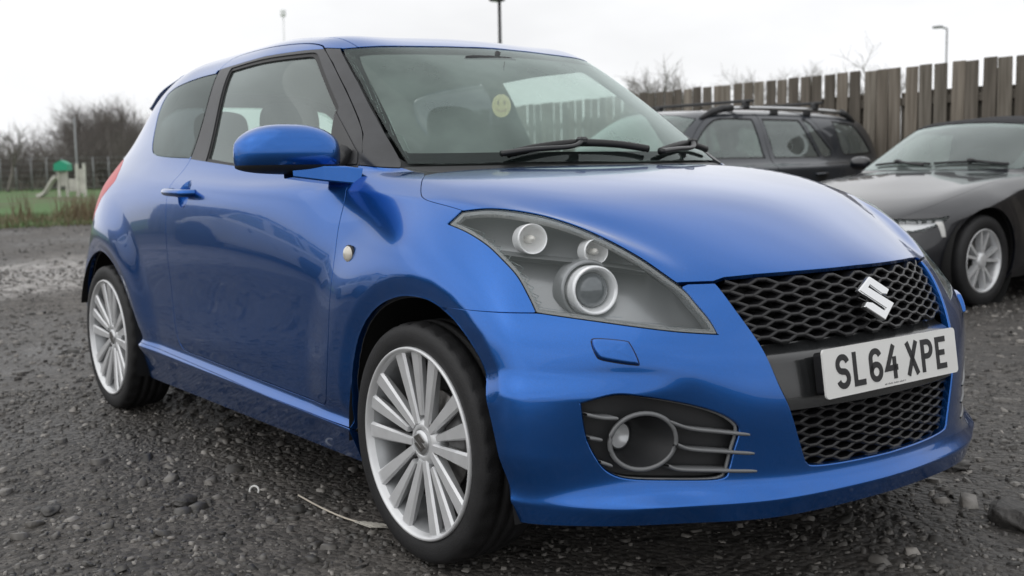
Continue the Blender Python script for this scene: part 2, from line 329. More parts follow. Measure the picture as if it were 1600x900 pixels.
class MB:
    """collects shapes into one mesh"""
    def __init__(s): s.v = []; s.f = []; s.n = 0; s.sm = []
    def add(s, v, f, smooth=True):
        v = np.asarray(v, float).reshape(-1, 3); s.v.append(v)
        s.f += [tuple(int(i) + s.n for i in q) for q in f]; s.sm += [smooth] * len(f); s.n += len(v); return s
    def box(s, c, d, rot=None, bev=0, smooth=False):
        h = np.array(d) / 2.
        if bev <= 0:
            v = np.array([(x, y, z) for x in (-1, 1) for y in (-1, 1) for z in (-1, 1)]) * h
            f = [(0, 1, 3, 2), (4, 6, 7, 5), (0, 4, 5, 1), (2, 3, 7, 6), (0, 2, 6, 4), (1, 5, 7, 3)]
        else:
            b = min(bev, h.min() * .95); pts = []; 
            for x in (-1, 1):
                for y in (-1, 1):
                    for z in (-1, 1):
                        sg = np.array((x, y, z)); k = sg * (h - b)
                        for a in range(3):
                            q = k.copy(); q[a] = sg[a] * h[a]; pts.append(q)
            v = np.array(pts); ii = lambda x, y, z, a: (((x > 0) * 2 + (y > 0)) * 2 + (z > 0)) * 3 + a
            f = []
            for a in range(3):
                b1, c1 = (a + 1) % 3, (a + 2) % 3
                for sg in (-1, 1):
                    q = []
                    for u, w in ((-1, -1), (1, -1), (1, 1), (-1, 1)):
                        t = [0, 0, 0]; t[a] = sg; t[b1] = u; t[c1] = w; q.append(ii(*t, a))
                    f.append(tuple(q if sg > 0 else q[::-1]))
                for u in (-1, 1):
                    for w in (-1, 1):
                        t0 = [0, 0, 0]; t0[a] = -1; t0[b1] = u; t0[c1] = w; t1 = list(t0); t1[a] = 1
                        q = [ii(*t0, b1), ii(*t1, b1), ii(*t1, c1), ii(*t0, c1)]
                        f.append(tuple(q if u * w < 0 else q[::-1]))
            for x in (-1, 1):
                for y in (-1, 1):
                    for z in (-1, 1):
                        q = [ii(x, y, z, a) for a in range(3)]; f.append(tuple(q if x * y * z > 0 else q[::-1]))
        if rot is not None: v = v @ np.array(rot).T
        return s.add(v + np.array(c), f, smooth)
    def tube(s, pts, r, seg=8, cap=True, smooth=True, flat=1.0, up=(0, 0, 1)):
        pts = np.asarray(pts, float); n = len(pts); r = np.broadcast_to(np.asarray(r, float), (n,))
        t = np.gradient(pts, axis=0); t /= np.maximum(np.linalg.norm(t, axis=1, keepdims=True), 1e-9)
        a = np.array(up, float); v = []
        for i in range(n):
            q = a if abs(t[i] @ a) < .95 else np.array((1., 0, 0))
            b = np.cross(t[i], q); b /= np.linalg.norm(b); c = np.cross(b, t[i])
            for k in range(seg):
                an = 2 * math.pi * k / seg; v.append(pts[i] + r[i] * (b * math.cos(an) + c * math.sin(an) * flat))
        f = [(i * seg + k, i * seg + (k + 1) % seg, (i + 1) * seg + (k + 1) % seg, (i + 1) * seg + k) for i in range(n - 1) for k in range(seg)]
        if cap: f += [tuple(range(seg))[::-1], tuple((n - 1) * seg + k for k in range(seg))]
        return s.add(v, f, smooth)
    def lathe(s, prof, seg=48, axis='y', c=(0, 0, 0), smooth=True, rot=None, closed=False):
        prof = list(prof); v = []
        for (r, h) in prof:
            for k in range(seg):
                a = 2 * math.pi * k / seg; x, z = r * math.cos(a), r * math.sin(a)
                v.append((x, h, z) if axis == 'y' else ((h, x, z) if axis == 'x' else (x, z, h)))
        n = len(prof); f = []
        for i in range(n - 1 + (1 if closed else 0)):
            j = (i + 1) % n
            for k in range(seg): f.append((i * seg + k, i * seg + (k + 1) % seg, j * seg + (k + 1) % seg, j * seg + k))
        v = np.array(v)
        if rot is not None: v = v @ np.array(rot).T
        return s.add(v + np.array(c), f, smooth)
    def prism(s, poly, h0, h1, fr=None, smooth=False):
        """poly in local (u,v); extruded along w; fr = (origin, U, V, W)"""
        o, U, V, W = [np.array(q, float) for q in (fr or ((0, 0, 0), (1, 0, 0), (0, 1, 0), (0, 0, 1)))]
        n = len(poly); v = [o + U * p[0] + V * p[1] + W * h for h in (h0, h1) for p in poly]
        f = [tuple(range(n))[::-1], tuple(range(n, 2 * n))] + [(k, (k + 1) % n, n + (k + 1) % n, n + k) for k in range(n)]
        return s.add(v, f, smooth)
    def grid(s, P, closed_u=False, smooth=True):
        P = np.asarray(P, float); a, b = P.shape[:2]; f = []
        for i in range(a - 1 + (1 if closed_u else 0)):
            for j in range(b - 1): f.append((i * b + j, ((i + 1) % a) * b + j, ((i + 1) % a) * b + j + 1, i * b + j + 1))
        return s.add(P.reshape(-1, 3), f, smooth)
    def batch(s, q):
        if not hasattr(s, 'q'): s.q = {}
        s.q.setdefault((len(q[0]), q[2]), []).append(q[:2])
    def flush(s):
        for (n, seg), L_ in getattr(s, 'q', {}).items():      # all twigs of one kind at once
            P = np.array([a for a, _ in L_]); r = np.array([b for _, b in L_]); m = len(P)
            t = np.gradient(P, axis=1); t /= np.maximum(np.linalg.norm(t, axis=2, keepdims=True), 1e-9)
            up = np.where(np.abs(t[..., 2:3]) < .95, np.array((0, 0, 1.)), np.array((1., 0, 0)))
            b = np.cross(t, up); b /= np.linalg.norm(b, axis=2, keepdims=True); c = np.cross(b, t)
            an = 2 * math.pi * np.arange(seg) / seg
            V = P[:, :, None] + r[:, :, None, None] * (b[:, :, None] * np.cos(an)[:, None] + c[:, :, None] * np.sin(an)[:, None])
            i, k = np.meshgrid(np.arange(n - 1), np.arange(seg), indexing='ij'); k2 = (k + 1) % seg
            F = np.stack([i * seg + k, i * seg + k2, (i + 1) * seg + k2, (i + 1) * seg + k], 2).reshape(-1, 4)
            F = (F[None] + (np.arange(m) * n * seg)[:, None, None]).reshape(-1, 4) + s.n
            s.v.append(V.reshape(-1, 3)); s.f += F.tolist(); s.sm += [True] * len(F); s.n += m * n * seg
        s.q = {}
    def mesh(s, name):
        s.flush(); me = bpy.data.meshes.new(name)
        if s.n: me.from_pydata(np.vstack(s.v).tolist(), [], s.f); me.update(); me.polygons.foreach_set('use_smooth', s.sm)
        return me
    def build(s, name, mat, parent=None, bevel=0, sub=0, autosmooth=None, fixn=True):
        me = s.mesh(name)
        if fixn:
            bm = bmesh.new(); bm.from_mesh(me); bmesh.ops.recalc_face_normals(bm, faces=bm.faces); bm.to_mesh(me); bm.free()
        o = link(name, me, mat, parent)
        if bevel:
            b = o.modifiers.new('b', 'BEVEL'); b.width = bevel; b.segments = 2; b.limit_method = 'ANGLE'; b.angle_limit = R(35)
        if sub:
            q = o.modifiers.new('s', 'SUBSURF'); q.levels = sub; q.render_levels = sub
        if autosmooth: me.set_sharp_from_angle(angle=R(autosmooth))
        return o

# ------------------------------------------------------------------ cutting panels out of a shell
def catmull(pts, closed=False, step=6, corners=()):
    P = np.array(pts, float); n = len(P); out = []
    for i in range(n if closed else n - 1):
        g = lambda k: P[k % n] if closed else P[min(max(k, 0), n - 1)]
        p0, p1, p2, p3 = g(i - 1), g(i), g(i + 1), g(i + 2)
        if i in corners: p0 = p1
        if (i + 1) % n in corners: p3 = p2
        for t in np.arange(step) / step:
            out.append(.5 * (2 * p1 + (p2 - p0) * t + (2 * p0 - 5 * p1 + 4 * p2 - p3) * t * t + (3 * p1 - p0 - 3 * p2 + p3) * t ** 3))
    if not closed: out.append(P[-1])
    return np.array(out)
def sd_poly(P, poly):
    """signed distance, negative inside"""
    P0 = np.asarray(P); lo, hi = poly.min(0) - .07, poly.max(0) + .07; near = ((P0 > lo) & (P0 < hi)).all(1)
    res = np.full(len(P0), .07); P = P0[near]
    if not len(P): return res
    d = np.full(len(P), 1e9); ins = np.zeros(len(P), bool); n = len(poly)
    for i in range(n):
        a, b = poly[i], poly[(i + 1) % n]; e = b - a; w = P - a
        t = np.clip((w @ e) / max(e @ e, 1e-12), 0, 1); q = w - t[:, None] * e
        d = np.minimum(d, (q * q).sum(1))
        c = (a[1] > P[:, 1]) != (b[1] > P[:, 1])
        if abs(b[1] - a[1]) > 1e-12: ins ^= c & (P[:, 0] < a[0] + (P[:, 1] - a[1]) / (b[1] - a[1]) * e[0])
    d = np.sqrt(d); res[near] = np.where(ins, -d, d); return res
def above(P, line):
    """signed height of 2-D points over a polyline u -> v (distance-scaled)"""
    line = np.array(sorted(map(tuple, line))); v = np.interp(P[:, 0], line[:, 0], line[:, 1])
    sl = np.gradient(line[:, 1], line[:, 0]); s = np.interp(P[:, 0], line[:, 0], sl)
    return (P[:, 1] - v) / np.sqrt(1 + s * s)
def n_(v, n): return n * (v * n).sum(1, keepdims=True)
class Surf:
    def __init__(s, co, N, tri): s.co, s.N, s.tri = co, N, tri
    def refine(s, mask):
        co, N, tri = s.co, s.N, s.tri; t = tri[mask]
        if not len(t): return s
        e = np.sort(np.vstack([t[:, [0, 1]], t[:, [1, 2]], t[:, [2, 0]]]), 1)
        u, inv = np.unique(e, axis=0, return_inverse=True); inv = inv.ravel(); m = len(t)
        mid = (co[u[:, 0]] + co[u[:, 1]]) / 2; nm = N[u[:, 0]] + N[u[:, 1]]; nm /= np.maximum(np.linalg.norm(nm, axis=1, keepdims=True), 1e-9)
        a, b, c = inv[:m] + len(co), inv[m:2 * m] + len(co), inv[2 * m:] + len(co)
        nt = np.vstack([np.stack([t[:, 0], a, c], 1), np.stack([a, t[:, 1], b], 1), np.stack([c, b, t[:, 2]], 1), np.stack([a, b, c], 1)])
        return Surf(np.vstack([co, mid]), np.vstack([N, nm]), np.vstack([tri[~mask], nt]))
    def clip(s, fn, ref=2, tol=.005):
        f = fn(s.co); S = s
        keep = (f[S.tri] < .03).any(1); S = Surf(S.co, S.N, S.tri[keep]).compact(); f = fn(S.co)
        for k in range(ref):
            g = np.abs(f[S.tri]).min(1); sg = (f[S.tri] < 0).any(1) & (f[S.tri] >= 0).any(1)
            S = S.refine(sg | (g < tol / 2 ** k)); f = fn(S.co)
        tri = S.tri; ins = f < 0; k = ins[tri].sum(1)
        full = tri[k == 3]; cross = tri[(k == 1) | (k == 2)]
        if len(cross):
            e = np.sort(np.vstack([cross[:, [0, 1]], cross[:, [1, 2]], cross[:, [2, 0]]]), 1)
            e = e[ins[e[:, 0]] != ins[e[:, 1]]]; u = np.unique(e, axis=0)
            t = f[u[:, 0]] / (f[u[:, 0]] - f[u[:, 1]]); t = np.clip(t, .02, .98)[:, None]
            co = S.co[u[:, 0]] * (1 - t) + S.co[u[:, 1]] * t; nn = S.N[u[:, 0]] * (1 - t) + S.N[u[:, 1]] * t
            ids = {(int(a), int(b)): i + len(S.co) for i, (a, b) in enumerate(u)}
            new = []
            for T in cross:
                c = [bool(ins[v]) for v in T]
                while not (c[0] and not c[2]): T = [T[1], T[2], T[0]]; c = [c[1], c[2], c[0]]
                T = [int(v) for v in T]; g = lambda a, b: ids[(a, b) if a < b else (b, a)]
                if c[1]:
                    p, q = g(T[1], T[2]), g(T[2], T[0]); new += [(T[0], T[1], p), (T[0], p, q)]
                else: new.append((T[0], g(T[0], T[1]), g(T[2], T[0])))
            full = np.vstack([full, np.array(new)])
            S = Surf(np.vstack([S.co, co]), np.vstack([S.N, nn]), full)
        else: S = Surf(S.co, S.N, full)
        return S.compact()
    def compact(s):
        u = np.unique(s.tri); rm = -np.ones(len(s.co), int); rm[u] = np.arange(len(u))
        N = s.N[u]; N = N / np.maximum(np.linalg.norm(N, axis=1, keepdims=True), 1e-9)
        return Surf(s.co[u], N, rm[s.tri])
    def both(s):
        """the half surface and its mirror image, joined along the centre line"""
        n = len(s.co); cen = s.co[:, 1] < 1e-6; mir = np.arange(n); oth = np.where(~cen)[0]; mir[oth] = n + np.arange(len(oth))
        N = s.N.copy(); N[cen, 1] = 0
        return Surf(np.vstack([s.co, s.co[oth] * [1, -1, 1]]), np.vstack([N, N[oth] * [1, -1, 1]]), np.vstack([s.tri, mir[s.tri][:, ::-1]]))
    def side(s, sg):
        if sg > 0: return s
        return Surf(s.co * [1, -1, 1], s.N * [1, -1, 1], s.tri[:, ::-1])
    def offset(s, d): return Surf(s.co + s.N * np.asarray(d).reshape(-1, 1) if np.ndim(d) else s.co + s.N * d, s.N, s.tri)
    def border(s):
        e = np.vstack([s.tri[:, [0, 1]], s.tri[:, [1, 2]], s.tri[:, [2, 0]]]); k = np.sort(e, 1)
        _, i, c = np.unique(k, axis=0, return_index=True, return_counts=True); return e[i[c == 1]]
    def build(s, name, mat, parent=None, flange=.012, r=.0012, flat_y0=False):
        co, N, tri = s.co, s.N, s.tri; e = s.border()
        if flat_y0: e = e[~((np.abs(co[e[:, 0], 1]) < 1e-5) & (np.abs(co[e[:, 1], 1]) < 1e-5))]
        quads = []
        if flange and len(e):
            bv = np.unique(e); ix = -np.ones(len(co), int); ix[bv] = np.arange(len(bv)); out = np.zeros((len(bv), 3))
            d = co[e[:, 1]] - co[e[:, 0]]; o = np.cross(d, N[e[:, 0]]); o /= np.maximum(np.linalg.norm(o, axis=1, keepdims=True), 1e-12)
            np.add.at(out, ix[e[:, 0]], o); np.add.at(out, ix[e[:, 1]], o)
            out /= np.maximum(np.linalg.norm(out, axis=1, keepdims=True), 1e-9)
            for _ in range(5):                                # even out the direction along the rim
                o2 = out * 1.0; np.add.at(o2, ix[e[:, 0]], out[ix[e[:, 1]]]); np.add.at(o2, ix[e[:, 1]], out[ix[e[:, 0]]])
                out = o2 - n_(o2, N[bv]); out /= np.maximum(np.linalg.norm(out, axis=1, keepdims=True), 1e-9)
            b0 = co[bv]; n0 = N[bv]; base = len(co)
            p1 = b0 + out * r - n0 * r; p2 = b0 + out * r - n0 * flange
            co = np.vstack([co, p1, p2]); N = np.vstack([N, out, out]); m = len(bv)
            A, B = e[:, 0], e[:, 1]; a, b = ix[A], ix[B]
            quads = np.vstack([np.stack([B, A, base + a, base + b], 1), np.stack([base + b, base + a, base + m + a, base + m + b], 1)])
        me = bpy.data.meshes.new(name)
        nt, nq = len(tri), len(quads)
        me.vertices.add(len(co)); me.vertices.foreach_set('co', co.ravel())
        lp = np.concatenate([tri.ravel(), np.asarray(quads, int).ravel()]) if nq else tri.ravel()
        me.loops.add(len(lp)); me.loops.foreach_set('vertex_index', lp.astype(np.int32))
        me.polygons.add(nt + nq)
        st = np.concatenate([np.arange(nt) * 3, nt * 3 + np.arange(nq) * 4]); me.polygons.foreach_set('loop_start', st.astype(np.int32))
        me.polygons.foreach_set('use_smooth', np.ones(nt + nq, bool)); me.update(calc_edges=True); me.validate()
        if len(me.vertices) == len(co): me.normals_split_custom_set_from_vertices(N.tolist())
        return link(name, me, mat, parent)
# ------------------------------------------------------------------ the blue hatchback: panels
_co, _fl = build_shell(4)
_tri = np.vstack([_fl[:, [0, 1, 2]], _fl[:, [0, 2, 3]]])
_a, _b, _c = _co[_tri[:, 0]], _co[_tri[:, 1]], _co[_tri[:, 2]]
if (np.cross(_b - _a, _c - _a)[:, 1] * (_a[:, 1] > .6)).sum() < 0: _tri = _tri[:, ::-1]
_co = displace(_co, vnormals(_co, _tri))
SHELL = Surf(_co, vnormals(_co, _tri), _tri)
G = .0021                                                   # half a panel gap
pS = lambda c: c[:, [0, 2]]
pF = lambda c: c[:, [1, 2]]
pT = lambda c: c[:, [1, 0]]
pD = lambda c: np.stack([c[:, 0], c[:, 1] - c[:, 2]], 1)
pH = lambda c: np.stack([-.59 * c[:, 0] + .81 * c[:, 1], c[:, 2]], 1)
mx = lambda *a: np.maximum.reduce(a)
DOOR = np.vstack([catmull([(-.505, .320), (-.470, .350), (-.433, .43), (-.408, .541), (-.392, .667), (-.392, .753), (-.402, .838), (-.412, .90), (-.432, .945), (-.467, .985)]),
    catmull([(-.4705, 1.0), (-.474, 1.035), (-.519, 1.087), (-.582, 1.136), (-.714, 1.229), (-.855, 1.322), (-.945, 1.373), (-1.0, 1.394), (-1.123, 1.409), (-1.348, 1.417), (-1.55, 1.415), (-1.632, 1.407), (-1.672, 1.385), (-1.674, 1.355), (-1.650, 1.265), (-1.636, 1.142), (-1.632, 1.033)]),
    catmull([(-1.640, .99), (-1.648, .94), (-1.651, .89), (-1.652, .816), (-1.652, .688), (-1.650, .547), (-1.645, .455), (-1.635, .385), (-1.610, .357), (-1.56, .346), (-1.40, .342), (-1.19, .336), (-.804, .3265), (-.56, .321)])])
BELT = [(-2.0, 1.05), (-1.63, 1.036), (-1.5, 1.026), (-1.22, 1.006), (-.9, .994), (-.6, .987), (-.467, .990), (-.3, .99)]
STRIP = [(-1.8, 1.362), (-1.67, 1.368), (-1.3, 1.382), (-1.05, 1.380), (-.96, 1.377), (-.9, 1.40)]
DGLASS = catmull([(-1.553, 1.352), (-1.30, 1.361), (-1.0, 1.357), (-.962, 1.348), (-.881, 1.295), (-.70, 1.168), (-.625, 1.0), (-.9, 1.004), (-1.22, 1.016), (-1.475, 1.036)], True, 6, (0, 2, 5, 6, 9))
QGLASS = catmull([(-1.683, 1.352), (-1.85, 1.350), (-2.05, 1.338), (-2.17, 1.325), (-2.245, 1.300), (-2.262, 1.226), (-2.205, 1.135), (-2.12, 1.078), (-2.02, 1.058), (-1.85, 1.047), (-1.643, 1.040), (-1.645, 1.142), (-1.659, 1.265)], True, 6, (0, 10))
PILLAR = np.array([(-.4705, .999), (-.474, 1.035), (-.519, 1.087), (-.582, 1.136), (-.714, 1.229), (-.855, 1.322), (-.945, 1.373), (-.965, 1.3795), (-.890, 1.3725), (-.80, 1.316), (-.703, 1.252), (-.536, 1.134), (-.43, 1.057), (-.338, .989)])
WSIDE = np.array([(-.90, 1.379), (-.890, 1.3725), (-.80, 1.316), (-.703, 1.252), (-.536, 1.134), (-.43, 1.057), (-.338, .989), (-.2, .93), (.1, .93), (.1, 1.2), (-.6, 1.46), (-.9, 1.46)])
WTOP = [(0, 1.3905), (.17, 1.388), (.40, 1.3805), (.52, 1.372), (.6, 1.36)]
HOODLINE = catmull([(-.53, -.265), (-.4705, -.290), (-.338, -.346), (-.25, -.341), (-.205, -.315), (-.173, -.276), (-.105, -.194), (-.072, -.166), (-.035, -.155), (.03, -.150), (.095, -.146), (.2, -.14)])
HOODREAR = [(0, -.095), (.12, -.10), (.3, -.135), (.45, -.165), (.60, -.195), (.66, -.20), (.8, -.21)]
HOODFRONT = [(0, .7355), (.2, .7335), (.3, .7315), (.375, .7275), (.403, .7205), (.47, .7205), (.8, .7205)]
HL = catmull([(.579, .851), (.546, .880), (.486, .886), (.425, .882), (.349, .868), (.276, .845), (.206, .814), (.137, .775), (.084, .737), (.044, .706), (.019, .675), (-.007, .641), (-.022, .612), (.068, .621), (.153, .633), (.236, .645), (.32, .656), (.378, .664), (.395, .70), (.418, .74), (.45, .774), (.486, .806), (.532, .833)], True, 5, (0, 1, 12, 17))
ARCHF = np.vstack([ARCHF[:1], catmull(ARCHF[1:-1]), ARCHF[-1:]])
_t = np.linspace(-.55, math.pi + .55, 40)
ARCHR = np.stack([-2.43 + .368 * np.cos(_t), .304 + .367 * np.sin(_t)], 1)
ARCHR = np.vstack([[(-2.06, .1)], ARCHR[(ARCHR[:, 1] > .16)], [(-2.80, .1)]])
GRILLE = catmull([(0, .76), (.36, .76), (.400, .722), (.404, .707), (.394, .656), (.367, .576), (.346, .498), (.323, .440), (.289, .335), (.278, .312), (.255, .302), (.16, .297), (0, .295), (-.1, .295), (-.1, .76)], True, 5, (0, 1, 12, 13, 14))
FOG = catmull([(.741, .478), (.681, .497), (.627, .491), (.537, .469), (.475, .445), (.440, .418), (.436, .395), (.445, .36), (.455, .318), (.468, .296), (.52, .292), (.633, .299), (.682, .314), (.710, .347), (.732, .403)], True, 5, (0,))
SKIRT = [(-2.3, .338), (-2.07, .3325), (-1.6, .3175), (-1.2, .305), (-.8, .2905), (-.45, .2855), (-.2, .283)]
FENLOW = [(-.8, .2905), (-.45, .2855), (-.33, .2845), (-.25, .2845), (-.2, .40), (.1, .60), (.17, .660), (.22, .6615), (.8, .6635)]
BUMPTOP = [(0, .7165), (.46, .7165), (.55, .69), (.70, .68), (.742, .68), (.752, .6625), (.95, .6615)]
TAIL = catmull([(-2.49, 1.02), (-2.41, .985), (-2.37, .957), (-2.42, .922), (-2.48, .89), (-2.52, .85), (-2.60, .79), (-2.9, .76), (-2.9, 1.05), (-2.58, 1.05)], True, 4, (0, 6, 7, 8, 9))
DITCH = [(.0, -.5)]
def s_hl(c): return np.where((c[:, 0] > -.05) & (c[:, 2] > .5), sd_poly(pH(c), HL), .5)
def s_door(c): return np.where(c[:, 1] > .3, sd_poly(pS(c), DOOR), .5)
def s_arch(c): return np.minimum(sd_poly(pS(c), ARCHF), sd_poly(pS(c), ARCHR)) + np.where(c[:, 1] > .45, 0, .5)
def s_pillar(c): return np.where(c[:, 1] > .3, sd_poly(pS(c), PILLAR), .5)
def s_dgl(c): return np.where(c[:, 1] > .3, sd_poly(pS(c), DGLASS), .5)
def s_qgl(c): return np.where(c[:, 1] > .3, sd_poly(pS(c), QGLASS), .5)
def s_ws(c): return mx(sd_poly(pS(c), WSIDE), above(pF(c), WTOP), .998 - c[:, 2], -1.0 - c[:, 0])
def s_wsz(c): return mx(sd_poly(pS(c), WSIDE), above(pF(c), WTOP), .90 - c[:, 2], -1.0 - c[:, 0])
def s_hood(c): return mx(above(pD(c), HOODLINE), -above(pT(c), HOODREAR), -above(pF(c), HOODFRONT), -.3 - c[:, 0])
def s_cowl(c): return mx(above(pD(c), HOODLINE), above(pT(c), HOODREAR), c[:, 2] - .998, -.42 - c[:, 0], .90 - c[:, 2], sd_poly(pS(c), WSIDE))
def s_grille(c): return np.where(c[:, 0] > .3, sd_poly(pF(c), GRILLE), .5)
def s_fog(c): return np.where(c[:, 0] > .3, sd_poly(pF(c), FOG), .5)
def s_skirt(c): return mx(above(pS(c), SKIRT), c[:, 0] - .1, -2.43 - c[:, 0], .4 - c[:, 1])
def s_fender(c): return mx(-above(pD(c), HOODLINE), -above(pS(c), FENLOW), -.803 - c[:, 0], c[:, 0] - .6)
def s_bumper(c): return mx(above(pF(c), BUMPTOP), .10 - c[:, 0])
def s_tail(c): return np.where(c[:, 1] > .3, sd_poly(pS(c), TAIL), .5)
def s_roof(c): return mx(c[:, 1] - np.interp(c[:, 0], [-2.6, -2.2, -1.6, -1.1, -.85], [.455, .487, .497, .49, .478]), c[:, 0] + .80 - .0 * c[:, 1], 1.2 - c[:, 2], -2.64 - c[:, 0])
RWIN = catmull([(-.1, 1.06), (.42, 1.06), (.49, 1.10), (.47, 1.18), (.42, 1.26), (.30, 1.295), (-.1, 1.305)], True, 5, (0, 1, 6))
def s_rwin(c): return np.where(c[:, 0] < -2.55, sd_poly(pF(c), RWIN), .5)
def s_rbump(c): return mx(c[:, 2] - np.interp(c[:, 0], [-2.95, -2.7, -2.6], [.60, .62, .60]), c[:, 0] + 2.6)
def s_quarter(c): return mx(c[:, 0] + .80, -s_skirt(c), -s_rbump(c), -s_roof(c), -s_wsz(c))

CAR = thing('hatchback_car', 'bright blue three-door hatchback with silver alloy wheels and white number plate', 'car')
def panel(name, fn, mat, side=None, flange=.012, off=0, ref=2, r=.0012, label=None):
    S = SHELL.clip(fn, ref)
    if off: S = S.offset(off)
    obs = []
    if side is None: obs.append(S.both().build(name, mat, CAR, flange, r))
    else:
        o = S.side(-1).build(name, mat, CAR, flange, r); q = o.copy(); COL.objects.link(q); q.scale = (1, -1, 1); obs += [o, q]      # the far side is its mirror image
    return obs
g = G
panel('hood', lambda c: mx(s_hood(c) + g, g * 1.3 - s_hl(c)), M['paint'])
panel('fender', lambda c: mx(s_fender(c) + g, g - s_hl(c), -s_arch(c), g - s_door(c), g - s_pillar(c)), M['paint'], 1, .02)
panel('front_bumper', lambda c: mx(s_bumper(c) + .0010, g * 1.3 - s_hl(c), -s_arch(c), -s_grille(c), -s_fog(c)), M['paint'], None, .02, 0, 2, .005)
panel('side_skirt', lambda c: mx(s_skirt(c) + .0012, -s_arch(c)), M['paint'], 1, .02)
panel('quarter_panel', lambda c: mx(s_quarter(c) + .001, g - s_door(c), -s_arch(c), np.where((c[:, 0] > -1.70) & (c[:, 2] > 1.045), .013, g) - s_qgl(c), g - s_pillar(c), g - s_tail(c), -s_rwin(c)), M['paint'], 1)
panel('rear_bumper', lambda c: mx(s_rbump(c) + g, -s_arch(c)), M['paint'])
panel('roof', lambda c: mx(s_roof(c) + .003, g - s_wsz(c)), M['paint'], None, .01)
def s_cup(c): return np.sqrt(((c[:, 0] + 1.492) / 1.05) ** 2 + (c[:, 2] - .912) ** 2) - .048 + np.where(c[:, 1] > .5, 0, 1)
_d1 = SHELL.clip(lambda c: mx(s_door(c) + g, above(pS(c), BELT), -s_cup(c)))
_d2 = SHELL.clip(lambda c: mx(s_door(c) + g, -above(pS(c), STRIP), 1.2 - c[:, 2]))
_dd = Surf(np.vstack([_d1.co, _d2.co]), np.vstack([_d1.N, _d2.N]), np.vstack([_d1.tri, _d2.tri + len(_d1.co)]))
DOORS = {-1: _dd.side(-1).build('door', M['paint'], CAR, .02)}
DOORS[1] = DOORS[-1].copy(); COL.objects.link(DOORS[1]); DOORS[1].scale = (1, -1, 1)
for sg in (-1,):
    S = SHELL.clip(lambda c: mx(s_door(c) + g, .0012 - above(pS(c), BELT), .0012 + above(pS(c), STRIP), .011 - s_dgl(c)))
    S.side(sg).build('door_frame', M['pillar'], DOORS[sg], .012)
    S = SHELL.clip(lambda c: mx(s_dgl(c) - .011, -s_dgl(c), c[:, 2] - 1.5), 2, .016).offset(-.004)
    S.side(sg).build('window_seal', M['seal'], DOORS[sg], .010)
    S = SHELL.clip(lambda c: s_dgl(c) - .004).offset(-.010)
    S.side(sg).build('door_glass', M['side_glass'], DOORS[sg], 0)
for ch in list(DOORS[-1].children): q = ch.copy(); COL.objects.link(q); q.parent = DOORS[1]
panel('windscreen_pillar', lambda c: mx(s_pillar(c) + .0015), M['pillar'], 1, .012)
panel('quarter_glass', lambda c: s_qgl(c) + g, M['tint_glass'], 1, .004, -.0015)
panel('rear_window', lambda c: s_rwin(c) + g, M['side_glass'], None, .004, -.001)
panel('tail_light', lambda c: s_tail(c) + g, pbr('tail_red', (.55, .008, .02), .3, spec=.3), 1, .01)
WININ = catmull([(0, 1.360), (.205, 1.360), (.40, 1.355), (.485, 1.349), (.505, 1.335), (.534, 1.268), (.572, 1.143), (.598, 1.052), (.594, 1.038), (.565, 1.032), (.30, 1.032), (-.1, 1.032), (-.1, 1.360)], True, 4, (0, 10, 11, 12))
WIN_IN = lambda c: np.where((c[:, 0] > -.95) & (c[:, 0] < -.1), sd_poly(pF(c), WININ), .5)
panel('windscreen', lambda c: s_ws(c) + .003, M['screen'], None, .003, -.001)
panel('windscreen_border', lambda c: mx(s_ws(c) + .004, -WIN_IN(c)), pbr('ceramic_black', (.010, .011, .012), .9, spec=.1), None, 0, -.004)
panel('windscreen_mist', lambda c: WIN_IN(c) - .004, mist_mat('inside_mist', .34), None, 0, -.0065)
panel('cowl', lambda c: s_cowl(c) + .002, M['black_trim'], None, .01, -.006)
# everything behind the outer skin
def s_inner(c): return mx(-WIN_IN(c) + .02, .012 - s_dgl(c), .012 - s_qgl(c), .01 - s_rwin(c), -s_arch(c) - .004, -s_grille(c) - .004, -s_fog(c) + .004, -s_hl(c) + .008, -s_tail(c))
_c3, _f3 = build_shell(3); _t3 = np.vstack([_f3[:, [0, 1, 2]], _f3[:, [0, 2, 3]]]); _n3 = vnormals(_c3, _t3)
if (_n3[:, 1] * (_c3[:, 1] > .6)).sum() < 0: _t3 = _t3[:, ::-1]; _n3 = -_n3
Surf(displace(_c3, _n3), _n3, _t3).clip(lambda c: mx(s_inner(c), -s_cup(c) - .01), 1).offset(-.019).both().build('inner_body', pbr('inner_trim', (.05, .05, .052), .8), CAR, 0)
SHELL.clip(lambda c: mx(s_roof(c), g - s_wsz(c)), 0).offset(-.028).both().build('headliner', pbr('headliner_grey', (.34, .34, .33), .9), CAR, 0)
# ------------------------------------------------------------------ the blue hatchback: fittings
_bv = BVHTree.FromPolygons([Vector(p) for p in SHELL.co], [tuple(int(i) for i in t) for t in SHELL.tri])
def front_x(Y, z):
    h = _bv.ray_cast(Vector((2, abs(Y), z)), Vector((-1, 0, 0))); return h[0].x if h[0] else .7
def side_y(x, z):
    h = _bv.ray_cast(Vector((x, 2, z)), Vector((0, -1, 0))); return h[0].y if h[0] else .8
def top_z(x, Y):
    h = _bv.ray_cast(Vector((x, abs(Y), 3)), Vector((0, 0, -1))); return h[0].z if h[0] else 1.
def on_plane(poly, kind):
    """outline points (front or lamp projection) laid on the skin: points and normals"""
    P, N = [], []
    for u, v in poly:
        if kind == 'F': o, d = Vector((2, u, v)), Vector((-1, 0, 0))
        else: o, d = Vector((-.59 * u + .81 * 2, .81 * u + .59 * 2, v)), Vector((-.81, -.59, 0)).normalized()
        h = _bv.ray_cast(o, d)
        if h[0] is None: continue
        n = h[1] if h[1].x > 0 else -h[1]; P.append(h[0]); N.append(n)
    return np.array(P), np.array(N)
